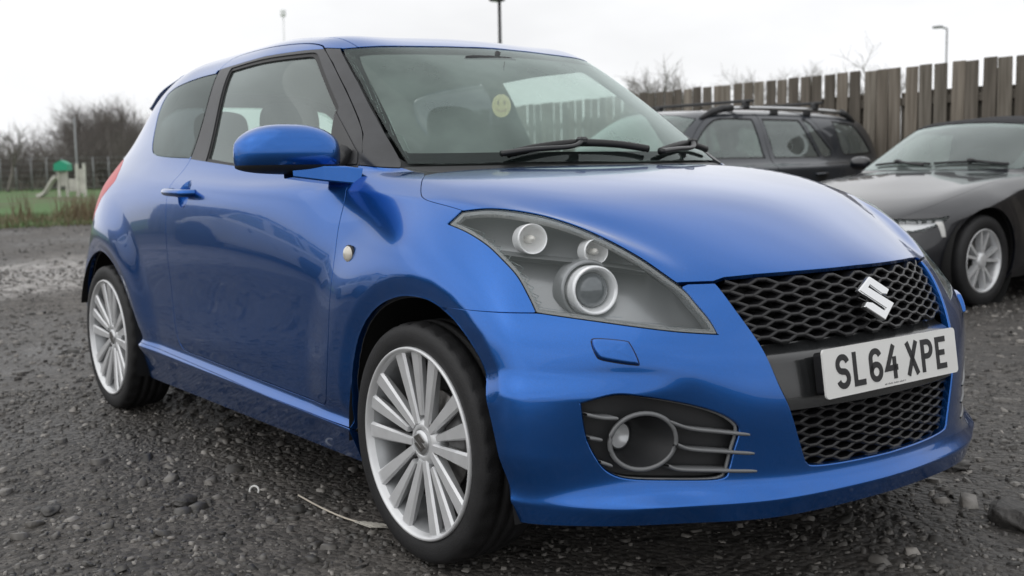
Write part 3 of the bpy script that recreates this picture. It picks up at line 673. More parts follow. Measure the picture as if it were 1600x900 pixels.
def bowl(fn, poly, kind, depth, name, mat, parent, sg, D):
    """sunk floor under an opening of the skin, with walls rising to the rim along one direction"""
    D = np.array(D, float); D /= np.linalg.norm(D); S = SHELL.clip(fn, 2); S = Surf(S.co - D * depth, S.N, S.tri); P, N = on_plane(poly, kind); c = P.mean(0)
    W = MB().grid(np.array([P + (P - c) * .004, P - D * .5 * depth, P - D * depth, P - D * (depth + .004) + (c - P) * .03]).transpose(1, 0, 2) * [1, sg, 1], closed_u=True)
    W.build(name + '_wall', mat, parent)
    return S.side(sg).build(name, mat, parent, 0)
# --- grille: bar behind the plate, two honeycomb fields, emblem, number plate
M['gloss_black'] = pbr('gloss_black_plastic', (.008, .008, .009), .36, bump=.04, bscale=400)
def s_bar(c): return mx(s_grille(c) + .006, c[:, 2] - .590, .437 - c[:, 2])
S = SHELL.clip(s_bar, 2)
z_ = S.co[:, 2]
S = S.offset(-.005 - .030 * smoothstep(.546, .590, z_)); S.N = vnormals(S.co, S.tri) if False else S.N
_n = vnormals(S.co, S.tri); S.N = _n
S.both().build('grille_bar', pbr('grille_bar_grey', (.020, .021, .022), .2, coat=.5, vary=.12, vscale=25, bump=.05, bscale=300), CAR, .04, .002)
def honeycomb(zlo, zhi, name):
    b = MB(); px_, pz_ = .0480, .0225; hw, hh = .0110, pz_ / 2        # half length of the level edge, half cell height
    def inside(Y, z): return sd_poly(np.array([[abs(Y), z]]), GRILLE)[0] < .010 and zlo - .012 < z < zhi + .012 and z < .722 - .25 * max(0, abs(Y) - .33)
    def wall(p, q):
        n = 3; pts = []
        m = ((p[0] + q[0]) / 2, (p[1] + q[1]) / 2)
        if not inside(*m): return
        d = np.array([q[0] - p[0], q[1] - p[1]]); d /= np.linalg.norm(d); nn = np.array([-d[1], d[0]])
        rows = []
        for t in (0, 1):
            Y, z = p[0] + (q[0] - p[0]) * t, p[1] + (q[1] - p[1]) * t
            xf = front_x(max(min(Y, .40), -.40), min(max(z, .30), .715)) - .016
            rows.append([(xf - .030, Y - nn[0] * .0052, z - nn[1] * .0052), (xf - .003, Y - nn[0] * .0046, z - nn[1] * .0046), (xf, Y - nn[0] * .0012, z - nn[1] * .0012),
                         (xf, Y + nn[0] * .0012, z + nn[1] * .0012), (xf - .003, Y + nn[0] * .0046, z + nn[1] * .0046), (xf - .030, Y + nn[0] * .0052, z + nn[1] * .0052)])
        b.grid(np.array(rows), smooth=False)
    for i in range(-10, 11):
        for k in range(-1, 9):
            cy = i * px_; cz = zlo + k * pz_ + (i % 2) * hh
            v = [(cy - hw, cz + hh), (cy + hw, cz + hh), (cy + px_ - hw, cz), (cy + hw, cz - hh), (cy - hw, cz - hh), (cy - px_ + hw, cz)]
            wall(v[0], v[1]); wall(v[1], v[2]); wall(v[2], v[3])
    return b.build(name, M['gloss_black'], CAR, fixn=False)
honeycomb(.595, .728, 'upper_grille_mesh'); honeycomb(.300, .435, 'lower_grille_mesh')
b = MB(); b.box((.60, 0, .50), (.02, .74, .40)); b.build('radiator', M['under'], CAR)
emb = [(-.011, .713), (.053, .676), (.038, .664), (.019, .667), (-.018, .691), (-.024, .687), (.059, .642), (.008, .605), (-.059, .644), (-.045, .655), (-.024, .651), (.014, .6285), (.020, .633), (-.066, .683)]
b = MB(); b.prism([(p[0], (p[1] - .659) / .985) for p in emb], -.006, .008, ((front_x(0, .659) + .006, 0, .659), (0, 1, 0), (-.30, 0, .954), (.954, 0, .30)))
b.build('emblem', pbr('emblem_chrome', (.80, .81, .82), .16, metal=.9), CAR, bevel=.0028)

PL_O = np.array((.7905, 0, .5148)); PL_T = .1434
PLF = (PL_O, (0, 1, 0), (-math.sin(PL_T), 0, math.cos(PL_T)), (math.cos(PL_T), 0, math.sin(PL_T)))
def rrect(w, h, r, n=5):
    o = []
    for cx, cy, a0 in ((w / 2 - r, h / 2 - r, 0), (-w / 2 + r, h / 2 - r, 90), (-w / 2 + r, -h / 2 + r, 180), (w / 2 - r, -h / 2 + r, 270)):
        for k in range(n + 1): a = R(a0 + 90 * k / n); o.append((cx + r * math.cos(a), cy + r * math.sin(a)))
    return o
plate = MB().prism(rrect(.520, .111, .010), -.001, .004, PLF).build('number_plate', M['white'], CAR)
MB().prism(rrect(.50, .095, .008), -.030, -.002, PLF).build('plate_holder', M['gloss_black'], CAR)
def arc(cx, cy, rx, ry, a0, a1, n=10): return [(cx + rx * math.cos(R(a0 + (a1 - a0) * k / n)), cy + ry * math.sin(R(a0 + (a1 - a0) * k / n))) for k in range(n + 1)]
GL = {  # glyph strokes on a 50 x 79 mm body, centre lines
 'S': [arc(25, 55.5, 18, 16.5, 15, 90, 5) + arc(25, 55.5, 18, 16.5, 90, 270, 10)[1:] + arc(25, 23.5, 18, 16.5, 90, -90, 10)[0:] + arc(25, 23.5, 18, 16.5, -90, -165, 5)[1:]],
 'L': [[(8, 79), (8, 7), (44, 7)]],
 '6': [arc(25, 55, 18, 17, 20, 90, 5) + arc(25, 55, 18, 17, 90, 180, 6)[1:] + [(7, 24)] + arc(25, 24, 18, 17, 180, 540, 20)[1:]],
 '4': [[(36, 79), (6, 26), (48, 26)], [(36, 52), (36, 0)]],
 'X': [[(6, 79), (44, 0)], [(44, 79), (6, 0)]],
 'P': [[(8, 0), (8, 72), (26, 72)] + arc(26, 55, 17, 17, 90, -90, 10)[1:] + [(10, 38)]],
 'E': [[(44, 72), (8, 72), (8, 7), (44, 7)], [(10, 40), (38, 40)]]}
def ribbon(b, pts, w, fr, h0, h1):
    P = np.array(pts, float); n = len(P); d = np.diff(P, axis=0); d /= np.linalg.norm(d, axis=1, keepdims=True); nl = np.stack([-d[:, 1], d[:, 0]], 1)
    nv = np.zeros((n, 2))
    for i in range(n):
        a = nl[max(i - 1, 0)]; c = nl[min(i, n - 2)]; m = a + c; m /= np.linalg.norm(m); nv[i] = m / max(m @ a, .45)
    A, B = P + nv * w / 2, P - nv * w / 2
    o, U, V, W = [np.array(q, float) for q in fr]
    rows = [[o + U * q[0] + V * q[1] + W * h for q, h in ((A[i], h0), (A[i], h1), (B[i], h1), (B[i], h0))] for i in range(n)]
    b.grid(np.array(rows), smooth=False)
wd = {'4': 50}; x = -(7 * 50 + 5 * 11 + 33) / 2.
for ch in 'SL64 XPE':
    if ch == ' ': x += 22; continue
    b = MB()
    for st in GL[ch]: ribbon(b, [((x + p[0]) / 1000, (p[1] - 39.5) / 1000) for p in st], .0135, PLF, .0035, .0052)
    b.build('plate_letter', M['ink'], plate, fixn=True); x += 61
b = MB()
for k in range(26):
    if k % 7 != 3: b.prism([(-.045 + k * .0032 + a, -.050 + c) for a, c in ((0, 0), (.0022, 0), (.0022, .0024 + .001 * (k % 3)), (0, .0024))], .0035, .0046, PLF)
b.build('plate_small_print', pbr('plate_grey', (.3, .3, .3), .5), plate)

# --- headlamps
M['lamp_in'] = pbr('lamp_bezel_grey', (.27, .275, .28), .28, metal=.4, coat=.3)
M['lamp_dark'] = pbr('lamp_bezel_dark', (.055, .058, .062), .35)
M['lamp_rim'] = pbr('lamp_edge', (.20, .20, .195), .35)
M['bulb'] = pbr('reflector', (.95, .95, .95), .22, metal=.25)
def frame_from(axis, up=(0, 0, 1)):
    a = Vector(axis).normalized(); u = Vector(up).cross(a).normalized(); v = a.cross(u)
    return np.array((a, u, v)).T                             # columns: local x -> axis
for sg in (-1, 1):
    HLo = bpy.data.objects.new('headlight', None); COL.objects.link(HLo); HLo.parent = CAR
    SHELL.clip(lambda c: s_hl(c) + .0018, 2).side(sg).build('lens', M['lens'], HLo, .006, .0015)
    SHELL.clip(lambda c: mx(s_hl(c) + .002, -.0095 - s_hl(c)), 2, .016).offset(-.004).side(sg).build('lens_edge', M['lamp_rim'], HLo, .01, 0)
    SHELL.clip(lambda c: mx(s_hl(c) - .005, -.003 - s_hl(c)), 2, .016).offset(-.010).side(sg).build('gasket', M['seal'], HLo, .0, 0)
    bowl(lambda c: s_hl(c) + .001, HL, 'H', .098, 'lamp_housing', M['lamp_in'], HLo, sg, (.80, .50, .20))
    # smooth inner bezel that divides upper and lower lamp chambers
    P = []
    for (x, Y, z) in ((.235, .735, .792), (.30, .690, .783), (.38, .630, .774), (.45, .570, .763), (.52, .512, .752)):
        P.append([(x, sg * Y, z), (x - .055, sg * (Y - .035), z + .006), (x - .07, sg * (Y - .045), z - .012), (x - .010, sg * (Y - .005), z - .010)])
    b = MB().grid(np.array([[(p[0] - .018, p[1] - sg * .010, p[2] - .010) for p in r] for r in P])); b.build('bezel_shelf', M['lamp_in'], HLo)
    ax = Vector((.93, sg * .30, .06)); F = frame_from(ax)
    c = np.array((.425, sg * .608, .703))
    b = MB().lathe([(.056, -.07), (.057, -.006), (.056, .006), (.052, .009), (.047, .0), (.040, -.020)], 40, 'x', c, rot=F); b.build('projector_ring', M['bulb'], HLo)
    b = MB().lathe([(.072, -.08), (.070, -.035), (.064, -.026), (.059, -.04)], 40, 'x', c, rot=F); b.build('projector_shroud', M['lamp_in'], HLo)
    pr = [(.041 * math.sin(a), -.020 + .024 * math.cos(a)) for a in np.linspace(math.pi / 2, .02, 9)]
    b = MB().lathe(pr, 40, 'x', c, rot=F); b.build('projector_lens', pbr('projector_glass', (.10, .11, .12), .04, coat=1, metal=.2), HLo)
    b = MB()
    for k in range(7):
        a = R(-70 + k * 23); q = F @ np.array((-.001, .051 * math.cos(a) * sg, .051 * math.sin(a))); b.box(c + q, (.006, .007, .006))
    b.build('projector_clips', M['lamp_dark'], HLo)
    for (pc, rr, nm) in (((.262, .660, .816), .033, 'indicator_lamp'), ((.380, .566, .787), .027, 'side_lamp')):
        c2 = np.array((pc[0], sg * pc[1], pc[2]))
        o = MB().lathe([(rr * .25, -.03), (rr * .6, -.022), (rr * .88, -.008), (rr, .008), (rr * 1.08, .010), (rr * 1.1, .0), (rr * 1.05, -.04)], 32, 'x', c2, rot=F).build(nm, M['bulb'], HLo)
        MB().lathe([(rr * .30, -.03), (rr * .32, -.005), (rr * .24, .006), (.0005, .010)], 20, 'x', c2, rot=F).build(nm + '_bulb', pbr('bulb_glass', (.75, .72, .66), .08, coat=1), HLo)

# --- fog lamp recesses
M['fin'] = pbr('fin_grey', (.17, .175, .18), .36, metal=.15)
def on_front(Y, z, d=0): return np.array((front_x(Y, z) + d, Y, z))
for sg in (-1, 1):
    FG = bpy.data.objects.new('fog_light', None); COL.objects.link(FG); FG.parent = CAR
    bowl(lambda c: mx(s_fog(c) + .002, .056 - np.hypot(c[:, 1] - .620, c[:, 2] - .386)), FOG, 'F', .045, 'fog_recess', M['plastic'], FG, sg, (.88, .47, 0))
    ctr = FOG.mean(0); lip = [on_front(*(ctr + (p - ctr) * .975), d=-.012) for p in FOG[::2]]; lip.append(lip[0])
    MB().tube(np.array(lip) * [1, sg, 1], .0042, 8, cap=False).build('recess_lip', M['fin'], FG)
    cy, cz, r0 = .620, .386, .063; an = np.linspace(0, 2 * math.pi, 49)
    ring = np.array([on_front(cy + r0 * math.cos(a), cz + r0 * math.sin(a), -.004) for a in an])
    MB().tube(ring * [1, sg, 1], .0055, 8, cap=False).build('fog_ring', M['fin'], FG)
    rows = []
    for t in np.linspace(0, 1, 9):
        rr = r0 - .006 - (r0 - .036) * t ** 1.3; row = []
        for a in an[:-1]:
            p = on_front(cy + r0 * math.cos(a), cz + r0 * math.sin(a), -.004); xb = .508
            row.append((p[0] + (xb - p[0]) * t, sg * (cy + rr * math.cos(a)), cz + rr * math.sin(a)))
        rows.append(row + [row[0]])
    MB().grid(np.array(rows)).build('fog_bowl', M['plastic'], FG)
    MB().lathe([(.031, -.005), (.033, .006), (.029, .008), (.027, .002)], 32, 'x', (.512, sg * cy, cz)).build('fog_bezel', M['lamp_dark'], FG)
    MB().lathe([(.028, .004), (.024, .0), (.015, -.006), (.004, -.008), (.0005, -.008)], 32, 'x', (.515, sg * cy, cz)).build('fog_reflector', M['bulb'], FG)
    MB().lathe([(.029, .004), (.020, .010), (.010, .012), (.0005, .0125)], 32, 'x', (.515, sg * cy, cz)).build('fog_glass', M['lens'], FG)
    for pts in (((.574, .430), (.535, .412), (.48, .402), (.418, .392)), ((.556, .377), (.531, .365), (.47, .357), (.408, .349)), ((.572, .330), (.55, .320), (.48, .315), (.403, .309)),
                ((.728, .451), (.700, .443), (.672, .441)), ((.723, .399), (.700, .394)), ((.702, .345), (.680, .335))):
        P = catmull(pts, step=5); b = MB(); rows = []
        for i, (Y, z) in enumerate(P):
            p = on_front(Y, z); e = min(1, 5.0 * min(i, len(P) - 1 - i) / len(P) + .6)
            rows.append([(p[0] - .038, sg * Y, z + .004), (p[0] + .002 * e, sg * Y, z + .0042 * e), (p[0] + .004 * e, sg * Y, z + .0012), (p[0] + .004 * e, sg * Y, z - .0016), (p[0] + .001 * e, sg * Y, z - .004 * e), (p[0] - .038, sg * Y, z - .005)])
        b.grid(np.array(rows)); b.build('fog_fin', M['fin'], FG)
# --- head lamp washer covers, side repeaters
WASH = catmull([(.259, .602), (.249, .610), (.190, .605), (.177, .597), (.161, .561), (.170, .556), (.234, .566), (.250, .576)], True, 4)
for sg in (-1, 1):
    P, N = on_plane(WASH, 'H'); cc = P.mean(0); nn = N.mean(0); nn /= np.linalg.norm(nn); rows = []
    for k, h in ((1.02, -.002), (1.0, .003), (.97, .0075), (.92, .0100), (.82, .0112), (.55, .0118), (.25, .0120), (.01, .0120)): rows.append(cc + (P - cc) * k + nn * h)
    MB().grid(np.array(rows).transpose(1, 0, 2) * [1, sg, 1], closed_u=True).build('washer_cover', M['paint'], CAR)
    MB().tube(np.vstack([cc + (P - cc) * 1.03 - nn * .001, (cc + (P - cc) * 1.03 - nn * .001)[:1]]) * [1, sg, 1], .0016, 5, cap=False).build('washer_gap', M['seal'], CAR)
    y0 = side_y(-.309, .762); rp = [(.0225, -.004), (.022, .004), (.018, .009), (.011, .012), (.0005, .0135)]
    MB().lathe([(r_, sg * h) for r_, h in rp], 28, 'y', (-.309, sg * y0, .762)).build('side_repeater', pbr('repeater_lens', (.70, .66, .58), .12, coat=.8), CAR)
    MB().lathe([(.0245, sg * -.004), (.0245, sg * .002), (.022, sg * .003)], 28, 'y', (-.309, sg * y0, .762)).build('repeater_seal', M['seal'], CAR)

# --- door handles, mirrors
for sg in (-1, 1):
    D = DOORS[sg]; ds = -1          # children of either door are given in right-hand coordinates, the left door mirrors them
    yh = lambda x: side_y(x, .918)
    P = [(-1.610, yh(-1.61) - .004, .921), (-1.600, yh(-1.60) + .024, .921), (-1.56, yh(-1.56) + .038, .920), (-1.50, yh(-1.5) + .044, .919), (-1.45, yh(-1.45) + .041, .918), (-1.412, yh(-1.41) + .030, .917), (-1.402, yh(-1.40) - .004, .917)]
    MB().tube(catmull(np.array(P) * [1, ds, 1], step=5), .0165, 14, flat=.8).build('door_handle', M['paint'], D)
    S = SHELL.clip(lambda c: s_cup(c) - .001, 3); t = np.clip(-s_cup(S.co) / .048, 0, 1); S = S.offset(-.026 * (1 - (1 - t) ** 2.2)); S.N = vnormals(S.co, S.tri)
    S.side(ds).build('handle_cup', M['paint'], D, 0)
    # mirror: painted shell, dark plastic standing in for the shaded lower half, blue arm and black foot
    if sg > 0: continue                                       # none shows on the far side
    MR = bpy.data.objects.new('door_mirror', None); COL.objects.link(MR); MR.parent = CAR
    def mirror_pt(t, a, lo, hi):
        """t along the width inboard->outboard, a round the section"""
        Y = .783 + .250 * t
        top = 1.046 + .069 * (max(0, 1 - (abs(t - .42) / .60) ** 2.6)) ** .62
        bot = .990 - .020 * (max(0, 1 - (abs(t - .42) / .62) ** 4)) ** .6 + .012 * t
        zc = 1.035; hz = (top - zc) if math.sin(a) > 0 else (zc - bot)
        wx = .085 * (max(0, 1 - (abs(t - .42) / .585) ** 3.2)) ** .5 + .004
        x = -.565 + .03 * (1 - t) + wx * math.copysign(abs(math.cos(a)) ** .75, math.cos(a)) * (1.0 if math.cos(a) > 0 else .45)
        z = zc + hz * math.copysign(abs(math.sin(a)) ** .85, math.sin(a)); return (x, sg * Y, z)
    tt = .42 + .58 * np.sin(np.linspace(-math.pi / 2, math.pi / 2, 27)); aa = np.linspace(0, 2 * math.pi, 41)
    full = np.array([[mirror_pt(t, a, 0, 0) for a in aa] for t in tt])
    full = np.concatenate([[full[0] * .0 + full[0].mean(0)], [full[0] * .5 + full[0].mean(0) * .5 - (0, sg * .004, 0)], full, [full[-1] * .5 + full[-1].mean(0) * .5 + (0, sg * .004, 0)], [full[-1] * 0 + full[-1].mean(0) + (0, sg * .005, 0)]])
    up = full.copy(); 
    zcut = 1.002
    b = MB().grid(full); me = b.mesh('mirror'); bm = bmesh.new(); bm.from_mesh(me); bmesh.ops.remove_doubles(bm, verts=bm.verts, dist=1e-5); bmesh.ops.recalc_face_normals(bm, faces=bm.faces)
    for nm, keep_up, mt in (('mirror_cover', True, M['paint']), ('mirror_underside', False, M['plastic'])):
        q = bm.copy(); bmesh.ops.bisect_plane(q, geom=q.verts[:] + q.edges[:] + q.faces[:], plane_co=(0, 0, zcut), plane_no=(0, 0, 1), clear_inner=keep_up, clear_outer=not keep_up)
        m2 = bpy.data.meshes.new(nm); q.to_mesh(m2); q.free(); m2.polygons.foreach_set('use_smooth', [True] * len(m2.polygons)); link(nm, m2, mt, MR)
    bm.free(); bpy.data.meshes.remove(me)
    MB().prism(rrect(.20, .10, .035), -.003, .003, ((-.598, sg * .900, 1.045), (0, 1, 0), (0, 0, 1), (1, 0, 0))).build('mirror_glass', pbr('mirror_silver', (.8, .82, .84), .02, metal=1), MR)
    A = np.array([[(-.545, .900, .998), (-.490, .900, .998), (-.486, .900, .968), (-.545, .900, .964)],
                  [(-.540, .820, .999), (-.465, .820, .998), (-.460, .820, .956), (-.540, .820, .952)],
                  [(-.530, .762, .999), (-.435, .762, .996), (-.431, .768, .949), (-.53, .768, .945)],
                  [(-.520, .715, .992), (-.415, .722, .990), (-.412, .735, .945), (-.52, .735, .940)]])
    A = np.concatenate([A, A[:, :1]], 1) * [1, sg, 1]
    MB().grid(A, smooth=False).build('mirror_arm', M['paint'], MR, bevel=.004)
    TRI = np.array([(-.700, 1.168), (-.622, .994), (-.475, .998), (-.492, 1.035)])
    S = SHELL.clip(lambda c: np.where(c[:, 1] > .3, sd_poly(pS(c), TRI), .5) + .003, 2).offset(.003); S.side(sg).build('mirror_triangle', M['black_trim'], D, .006)
    MB().tube(np.array([(-.56, .70, 1.02), (-.545, .74, 1.004), (-.53, .78, .996)]) * [1, sg, 1], [.042, .030, .020], 12).build('mirror_foot', M['black_trim'], MR)

# --- roof spoiler, wipers
S = SHELL.clip(lambda c: mx(c[:, 1] - np.interp(c[:, 0], [-2.7, -2.45, -2.2], [.50, .528, .53]), c[:, 0] + 2.26, -2.70 - c[:, 0], 1.25 - c[:, 2]), 2)
w = smoothstep(-2.26, -2.62, S.co[:, 0]); S = Surf(S.co + np.stack([-.06 * w, 0 * w, .004 + .030 * w], 1), S.N, S.tri)
S.both().build('roof_spoiler', M['paint'], CAR, .018, .003)
def on_ws(Y, z, lift):
    h = _bv.ray_cast(Vector((1.0, abs(Y), z)), Vector((-1, 0, 0))); n = h[1] if h[1].x > 0 else -h[1]
    return np.array((h[0].x + n.x * lift, Y, z + n.z * lift))
for (bl, arm) in (([(-.345, 1.010), (-.233, 1.030), (-.09, 1.042), (.06, 1.038), (.19, 1.024)], [(-.376, 1.000), (-.27, 1.012), (-.14, 1.020), (-.085, 1.040)]),
                  ([(.24, 1.016), (.36, 1.034), (.48, 1.042), (.60, 1.024)], [(.22, 1.004), (.33, 1.012), (.44, 1.018), (.49, 1.040)])):
    W = bpy.data.objects.new('wiper', None); COL.objects.link(W); W.parent = CAR
    MB().tube(catmull([on_ws(*p, .018) for p in bl], step=6), [.0075], 8, flat=1.5).build('wiper_blade', M['seal'], W)
    MB().tube(catmull([on_ws(*p, .034) for p in arm], step=6), np.linspace(.013, .008, 19), 8, flat=.7).build('wiper_arm', M['black_trim'], W)
    p = on_ws(*arm[-1], .030); MB().box(p, (.03, .03, .022), bev=.006).build('wiper_clip', M['black_trim'], W)

# --- wheels
M['tread'] = M['rubber']
def make_wheel(seg=120):
    W = bpy.data.objects.new('wheel', None); COL.objects.link(W); W.parent = CAR      # outward is -y
    prof = [(.236, .080), (.241, .0855), (.249, .0895), (.262, .0925), (.276, .0925), (.288, .0905), (.2965, .085), (.3015, .074), (.3035, .055), (.3035, .040), (.297, .038), (.297, .030), (.304, .028), (.304, .005), (.297, .003), (.297, -.003), (.304, -.005), (.304, -.028), (.297, -.030), (.297, -.038), (.3035, -.040), (.3035, -.055), (.3015, -.074), (.2965, -.086), (.276, -.0975), (.248, -.0945), (.229, -.080)]
    b = MB(); b.lathe([(r_, -h) for r_, h in prof], seg); v = b.v[0]
    rad = np.hypot(v[:, 0], v[:, 2]); ring_i = np.arange(len(v)) // seg; k = np.arange(len(v)) % seg
    sh = np.isin(ring_i, [7, 8, 21, 22]) & ((k % 4) == 0); f = np.where(sh, (rad - .0065) / rad, 1); v[:, 0] *= f; v[:, 2] *= f
    b.build('tyre', M['rubber'], W)
    b = MB(); b.lathe([(r_, -h) for r_, h in ((.240, .0905), (.2425, .0885), (.2405, .092), (.236, .0935), (.2335, .0925))], 90)
    rim = MB().lathe([(r_, -h) for r_, h in ((.243, .078), (.2435, .089), (.2420, .0935), (.2385, .0950), (.2345, .093), (.2310, .086), (.226, .076))], 96)
    rim.build('rim', M['alloy'], W)
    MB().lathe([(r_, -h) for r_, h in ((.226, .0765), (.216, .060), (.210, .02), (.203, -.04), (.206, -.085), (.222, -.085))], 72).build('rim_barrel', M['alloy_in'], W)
    n = 5
    for gidx in range(n):
        ga = R(90 + 72 * gidx)
        for q in (-1, 0, 1):
            a0, a1 = ga + R(26) * q, ga + R(19.5) * q
            r_in, r_out = (.048, .231) if q else (.070, .231)
            w_in, w_out = (.0110, .0225) if q else (.0085, .0220)
            rows = []
            for t in np.linspace(0, 1, 7):
                pp = np.array((r_in * math.cos(a0), 0, r_in * math.sin(a0))) * (1 - t) + np.array((r_out * math.cos(a1), 0, r_out * math.sin(a1))) * t; a = math.atan2(math.sin(a1) * r_out - math.sin(a0) * r_in, math.cos(a1) * r_out - math.cos(a0) * r_in); w = w_in + (w_out - w_in) * t
                e = np.array((math.cos(a), 0, math.sin(a))); tn = np.array((-math.sin(a), 0, math.cos(a)))
                h = .070 + .014 * t; c = pp
                dp = .030 - .012 * t
                rows.append([c - tn * w * .75 + np.array((0, -(h - dp), 0)), c - tn * w + np.array((0, -(h - .006), 0)), c - tn * w * .72 + np.array((0, -h, 0)),
                             c + tn * w * .72 + np.array((0, -h, 0)), c + tn * w + np.array((0, -(h - .006), 0)), c + tn * w * .75 + np.array((0, -(h - dp), 0))])
            b = MB().grid(np.array(rows), smooth=True); b.add(rows[0], [tuple(range(6))]); b.add(rows[-1], [tuple(range(6))])
            b.build('spoke', M['alloy'], W, autosmooth=30)
    hub = MB().lathe([(r_, -h) for r_, h in ((.060, .030), (.062, .052), (.056, .062), (.046, .068), (.034, .070), (.032, .066))], 60)
    hub.build('hub', M['alloy'], W)
    for k in range(5):
        a = R(54 + 72 * k); c = (.0565 * math.cos(a), -.060, .0565 * math.sin(a))
        MB().lathe([(.0005, -.004), (.0115, -.004), (.0125, -.001), (.012, .012)], 16, 'y', c).build('lug_recess', M['under'], W)
        MB().lathe([(.0005, -.008), (.006, -.0075), (.0075, -.005), (.0075, .01)], 6, 'y', c, smooth=False).build('lug_nut', M['steel'], W)
    MB().lathe([(r_, -h) for r_, h in ((.0325, .064), (.0325, .070), (.030, .0735), (.015, .0750), (.0005, .0752))], 36).build('centre_cap', M['satin'], W)
    b = MB(); b.prism([(p[0] * .42, (p[1] - .659) * .42) for p in emb], .0735, .0765, ((0, 0, 0), (1, 0, 0), (0, 0, 1), (0, -1, 0))); b.build('cap_emblem', M['steel'], W)
    MB().lathe([(r_, -h) for r_, h in ((.06, .022), (.075, .018), (.128, .018), (.130, .012), (.128, .004), (.07, .004))], 60).build('brake_disc', M['steel'], W)
    b = MB(); an = np.linspace(R(-35), R(35), 8) + R(20)
    rows = [[(rr * math.cos(a), hh, rr * math.sin(a)) for rr, hh in ((.085, -.045), (.145, -.045), (.150, -.030), (.150, .02), (.085, .02))] for a in an]
    b.grid(np.array(rows)); b.build('brake_caliper', pbr('caliper_grey', (.16, .16, .16), .5, metal=.4), W)
    MB().lathe([(r_, -h) for r_, h in ((.0005, .0), (.20, .0), (.205, -.04))], 40).build('brake_shield', M['under'], W)
    return W
W0 = make_wheel()
W0.location = (AXF, -.744, WZ)
for (x, sg) in ((AXR, -1), (AXF, 1), (AXR, 1)):
    w_ = copy_tree(W0, CAR); w_.location = (x, sg * .744, WZ)
    w_.rotation_euler = (0, R({(AXR, -1): 4, (AXF, 1): 30, (AXR, 1): 50}[(x, sg)]), math.pi if sg > 0 else 0)
for xc, pol in ((AXF, ARCHF), (AXR, ARCHR)):
    for sg in (-1, 1):
        P = np.array([p for p in pol if p[1] > (.40 if p[0] < -2.5 else .12)]); rows = []
        for Yy, k in ((.836, 1.004), (.80, 1.01), (.70, 1.02), (.58, 1.02), (.54, .95), (.54, .3)):
            rows.append([(xc + (p[0] - xc) * k, sg * Yy, WZ + (p[1] - WZ) * k) for p in P])
        MB().grid(np.array(rows)).build('wheel_liner', M['under'], CAR)
b = MB(); b.box((-1.18, 0, .215), (3.6, 1.06, .05)); b.box((-1.2, 0, .215), (1.66, 1.56, .05)); b.build('underbody', M['under'], CAR)

# --- cabin
M['cabin'] = pbr('cabin_plastic', (.035, .036, .038), .65, bump=.2, bscale=400)
M['cloth'] = pbr('seat_cloth', (.030, .031, .034), .9, bump=.4, bscale=700, vary=.2, vscale=40)
P = []
for (x, z, yw) in ((-.20, .90, .62), (-.30, .975, .64), (-.42, .985, .66), (-.62, .972, .67), (-.76, .93, .67), (-.80, .86, .67), (-.74, .66, .66), (-.60, .50, .64)):
    P.append([(x - .05 * abs(y) * 0, y * yw, z - .012 * abs(y) ** 3 + (.03 * math.exp(-((y * yw + .37) / .17) ** 2) if -.80 < x < -.40 and z > .85 else 0)) for y in np.linspace(-1, 1, 33)])
MB().grid(np.array(P)).build('dashboard', M['cabin'], CAR, sub=1)
SW = bpy.data.objects.new('steering_wheel', None); COL.objects.link(SW); SW.parent = CAR
F = frame_from((-.90, 0, .42)); c = np.array((-.93, -.37, .93))
ring = np.array([c + F @ np.array((0, .180 * math.cos(a), .180 * math.sin(a))) for a in np.linspace(0, 2 * math.pi, 49)])
MB().tube(ring, .0145, 10, cap=False).build('wheel_rim', M['cabin'], SW)
b = MB(); b.lathe([(.06, -.03), (.065, .0), (.05, .018), (.0005, .022)], 24, 'x', c - F @ np.array((.02, 0, 0)), rot=F)
for a in (0, math.pi, -math.pi / 2): b.tube([c - F @ np.array((.015, 0, 0)), c + F @ np.array((0, .175 * math.cos(a), .175 * math.sin(a)))], .016, 8, flat=.5)
b.build('wheel_hub', M['cabin'], SW)
MB().tube([c, c - F @ np.array((.26, 0, 0))], .03, 12).build('steering_column', M['cabin'], SW)
def seat(x, y, bench=False):
    ST = bpy.data.objects.new('rear_seat' if bench else 'front_seat', None); COL.objects.link(ST); ST.parent = CAR
    w = .60 if bench else .25; rr = []
    for (dx, z, th, kw) in ((.0, .52, .09, .9), (-.02, .62, .085, 1), (-.06, .80, .075, 1), (-.11, .98, .06, .93), (-.14, 1.07, .045, .75), (-.15, 1.10, .02, .6)):
        rr.append([(x + dx + th * math.cos(a) * (1 if math.cos(a) < 0 else (.75 + .5 * abs(math.sin(a)) ** 3)), y + w * kw * math.copysign(abs(math.sin(a)) ** .6, math.sin(a)), z) for a in np.linspace(0, 2 * math.pi, 25)])
    b = MB().grid(np.array(rr)); b.add(rr[-1][:-1], [tuple(range(24))]); b.build('backrest', M['cloth'], ST)
    MB().box((x + .26, y, .47), (.54, 2 * w * .98, .16), bev=.05).build('cushion', M['cloth'], ST, sub=1)
    for hy in ((-.36, .36) if bench else (0,)):
        MB().box((x - .165, y + hy, 1.165), (.10, .25, .17), bev=.04).build('headrest', M['cloth'], ST, sub=2)
        b = MB()
        for q in (-.05, .05): b.tube([(x - .155, y + hy + q, 1.06), (x - .162, y + hy + q, 1.12)], .006, 8)
        b.build('headrest_posts', M['satin'], ST)
seat(-1.42, -.37); seat(-1.42, .37); seat(-2.10, 0, True)
MB().box((-.71, -.06, 1.325), (.02, .22, .062), bev=.009).build('rear_view_mirror', M['cabin'], CAR, sub=1)
MB().tube([(-.725, -.03, 1.335), (-.74, -.01, 1.37)], .010, 8).build('rear_mirror_stem', M['cabin'], CAR)
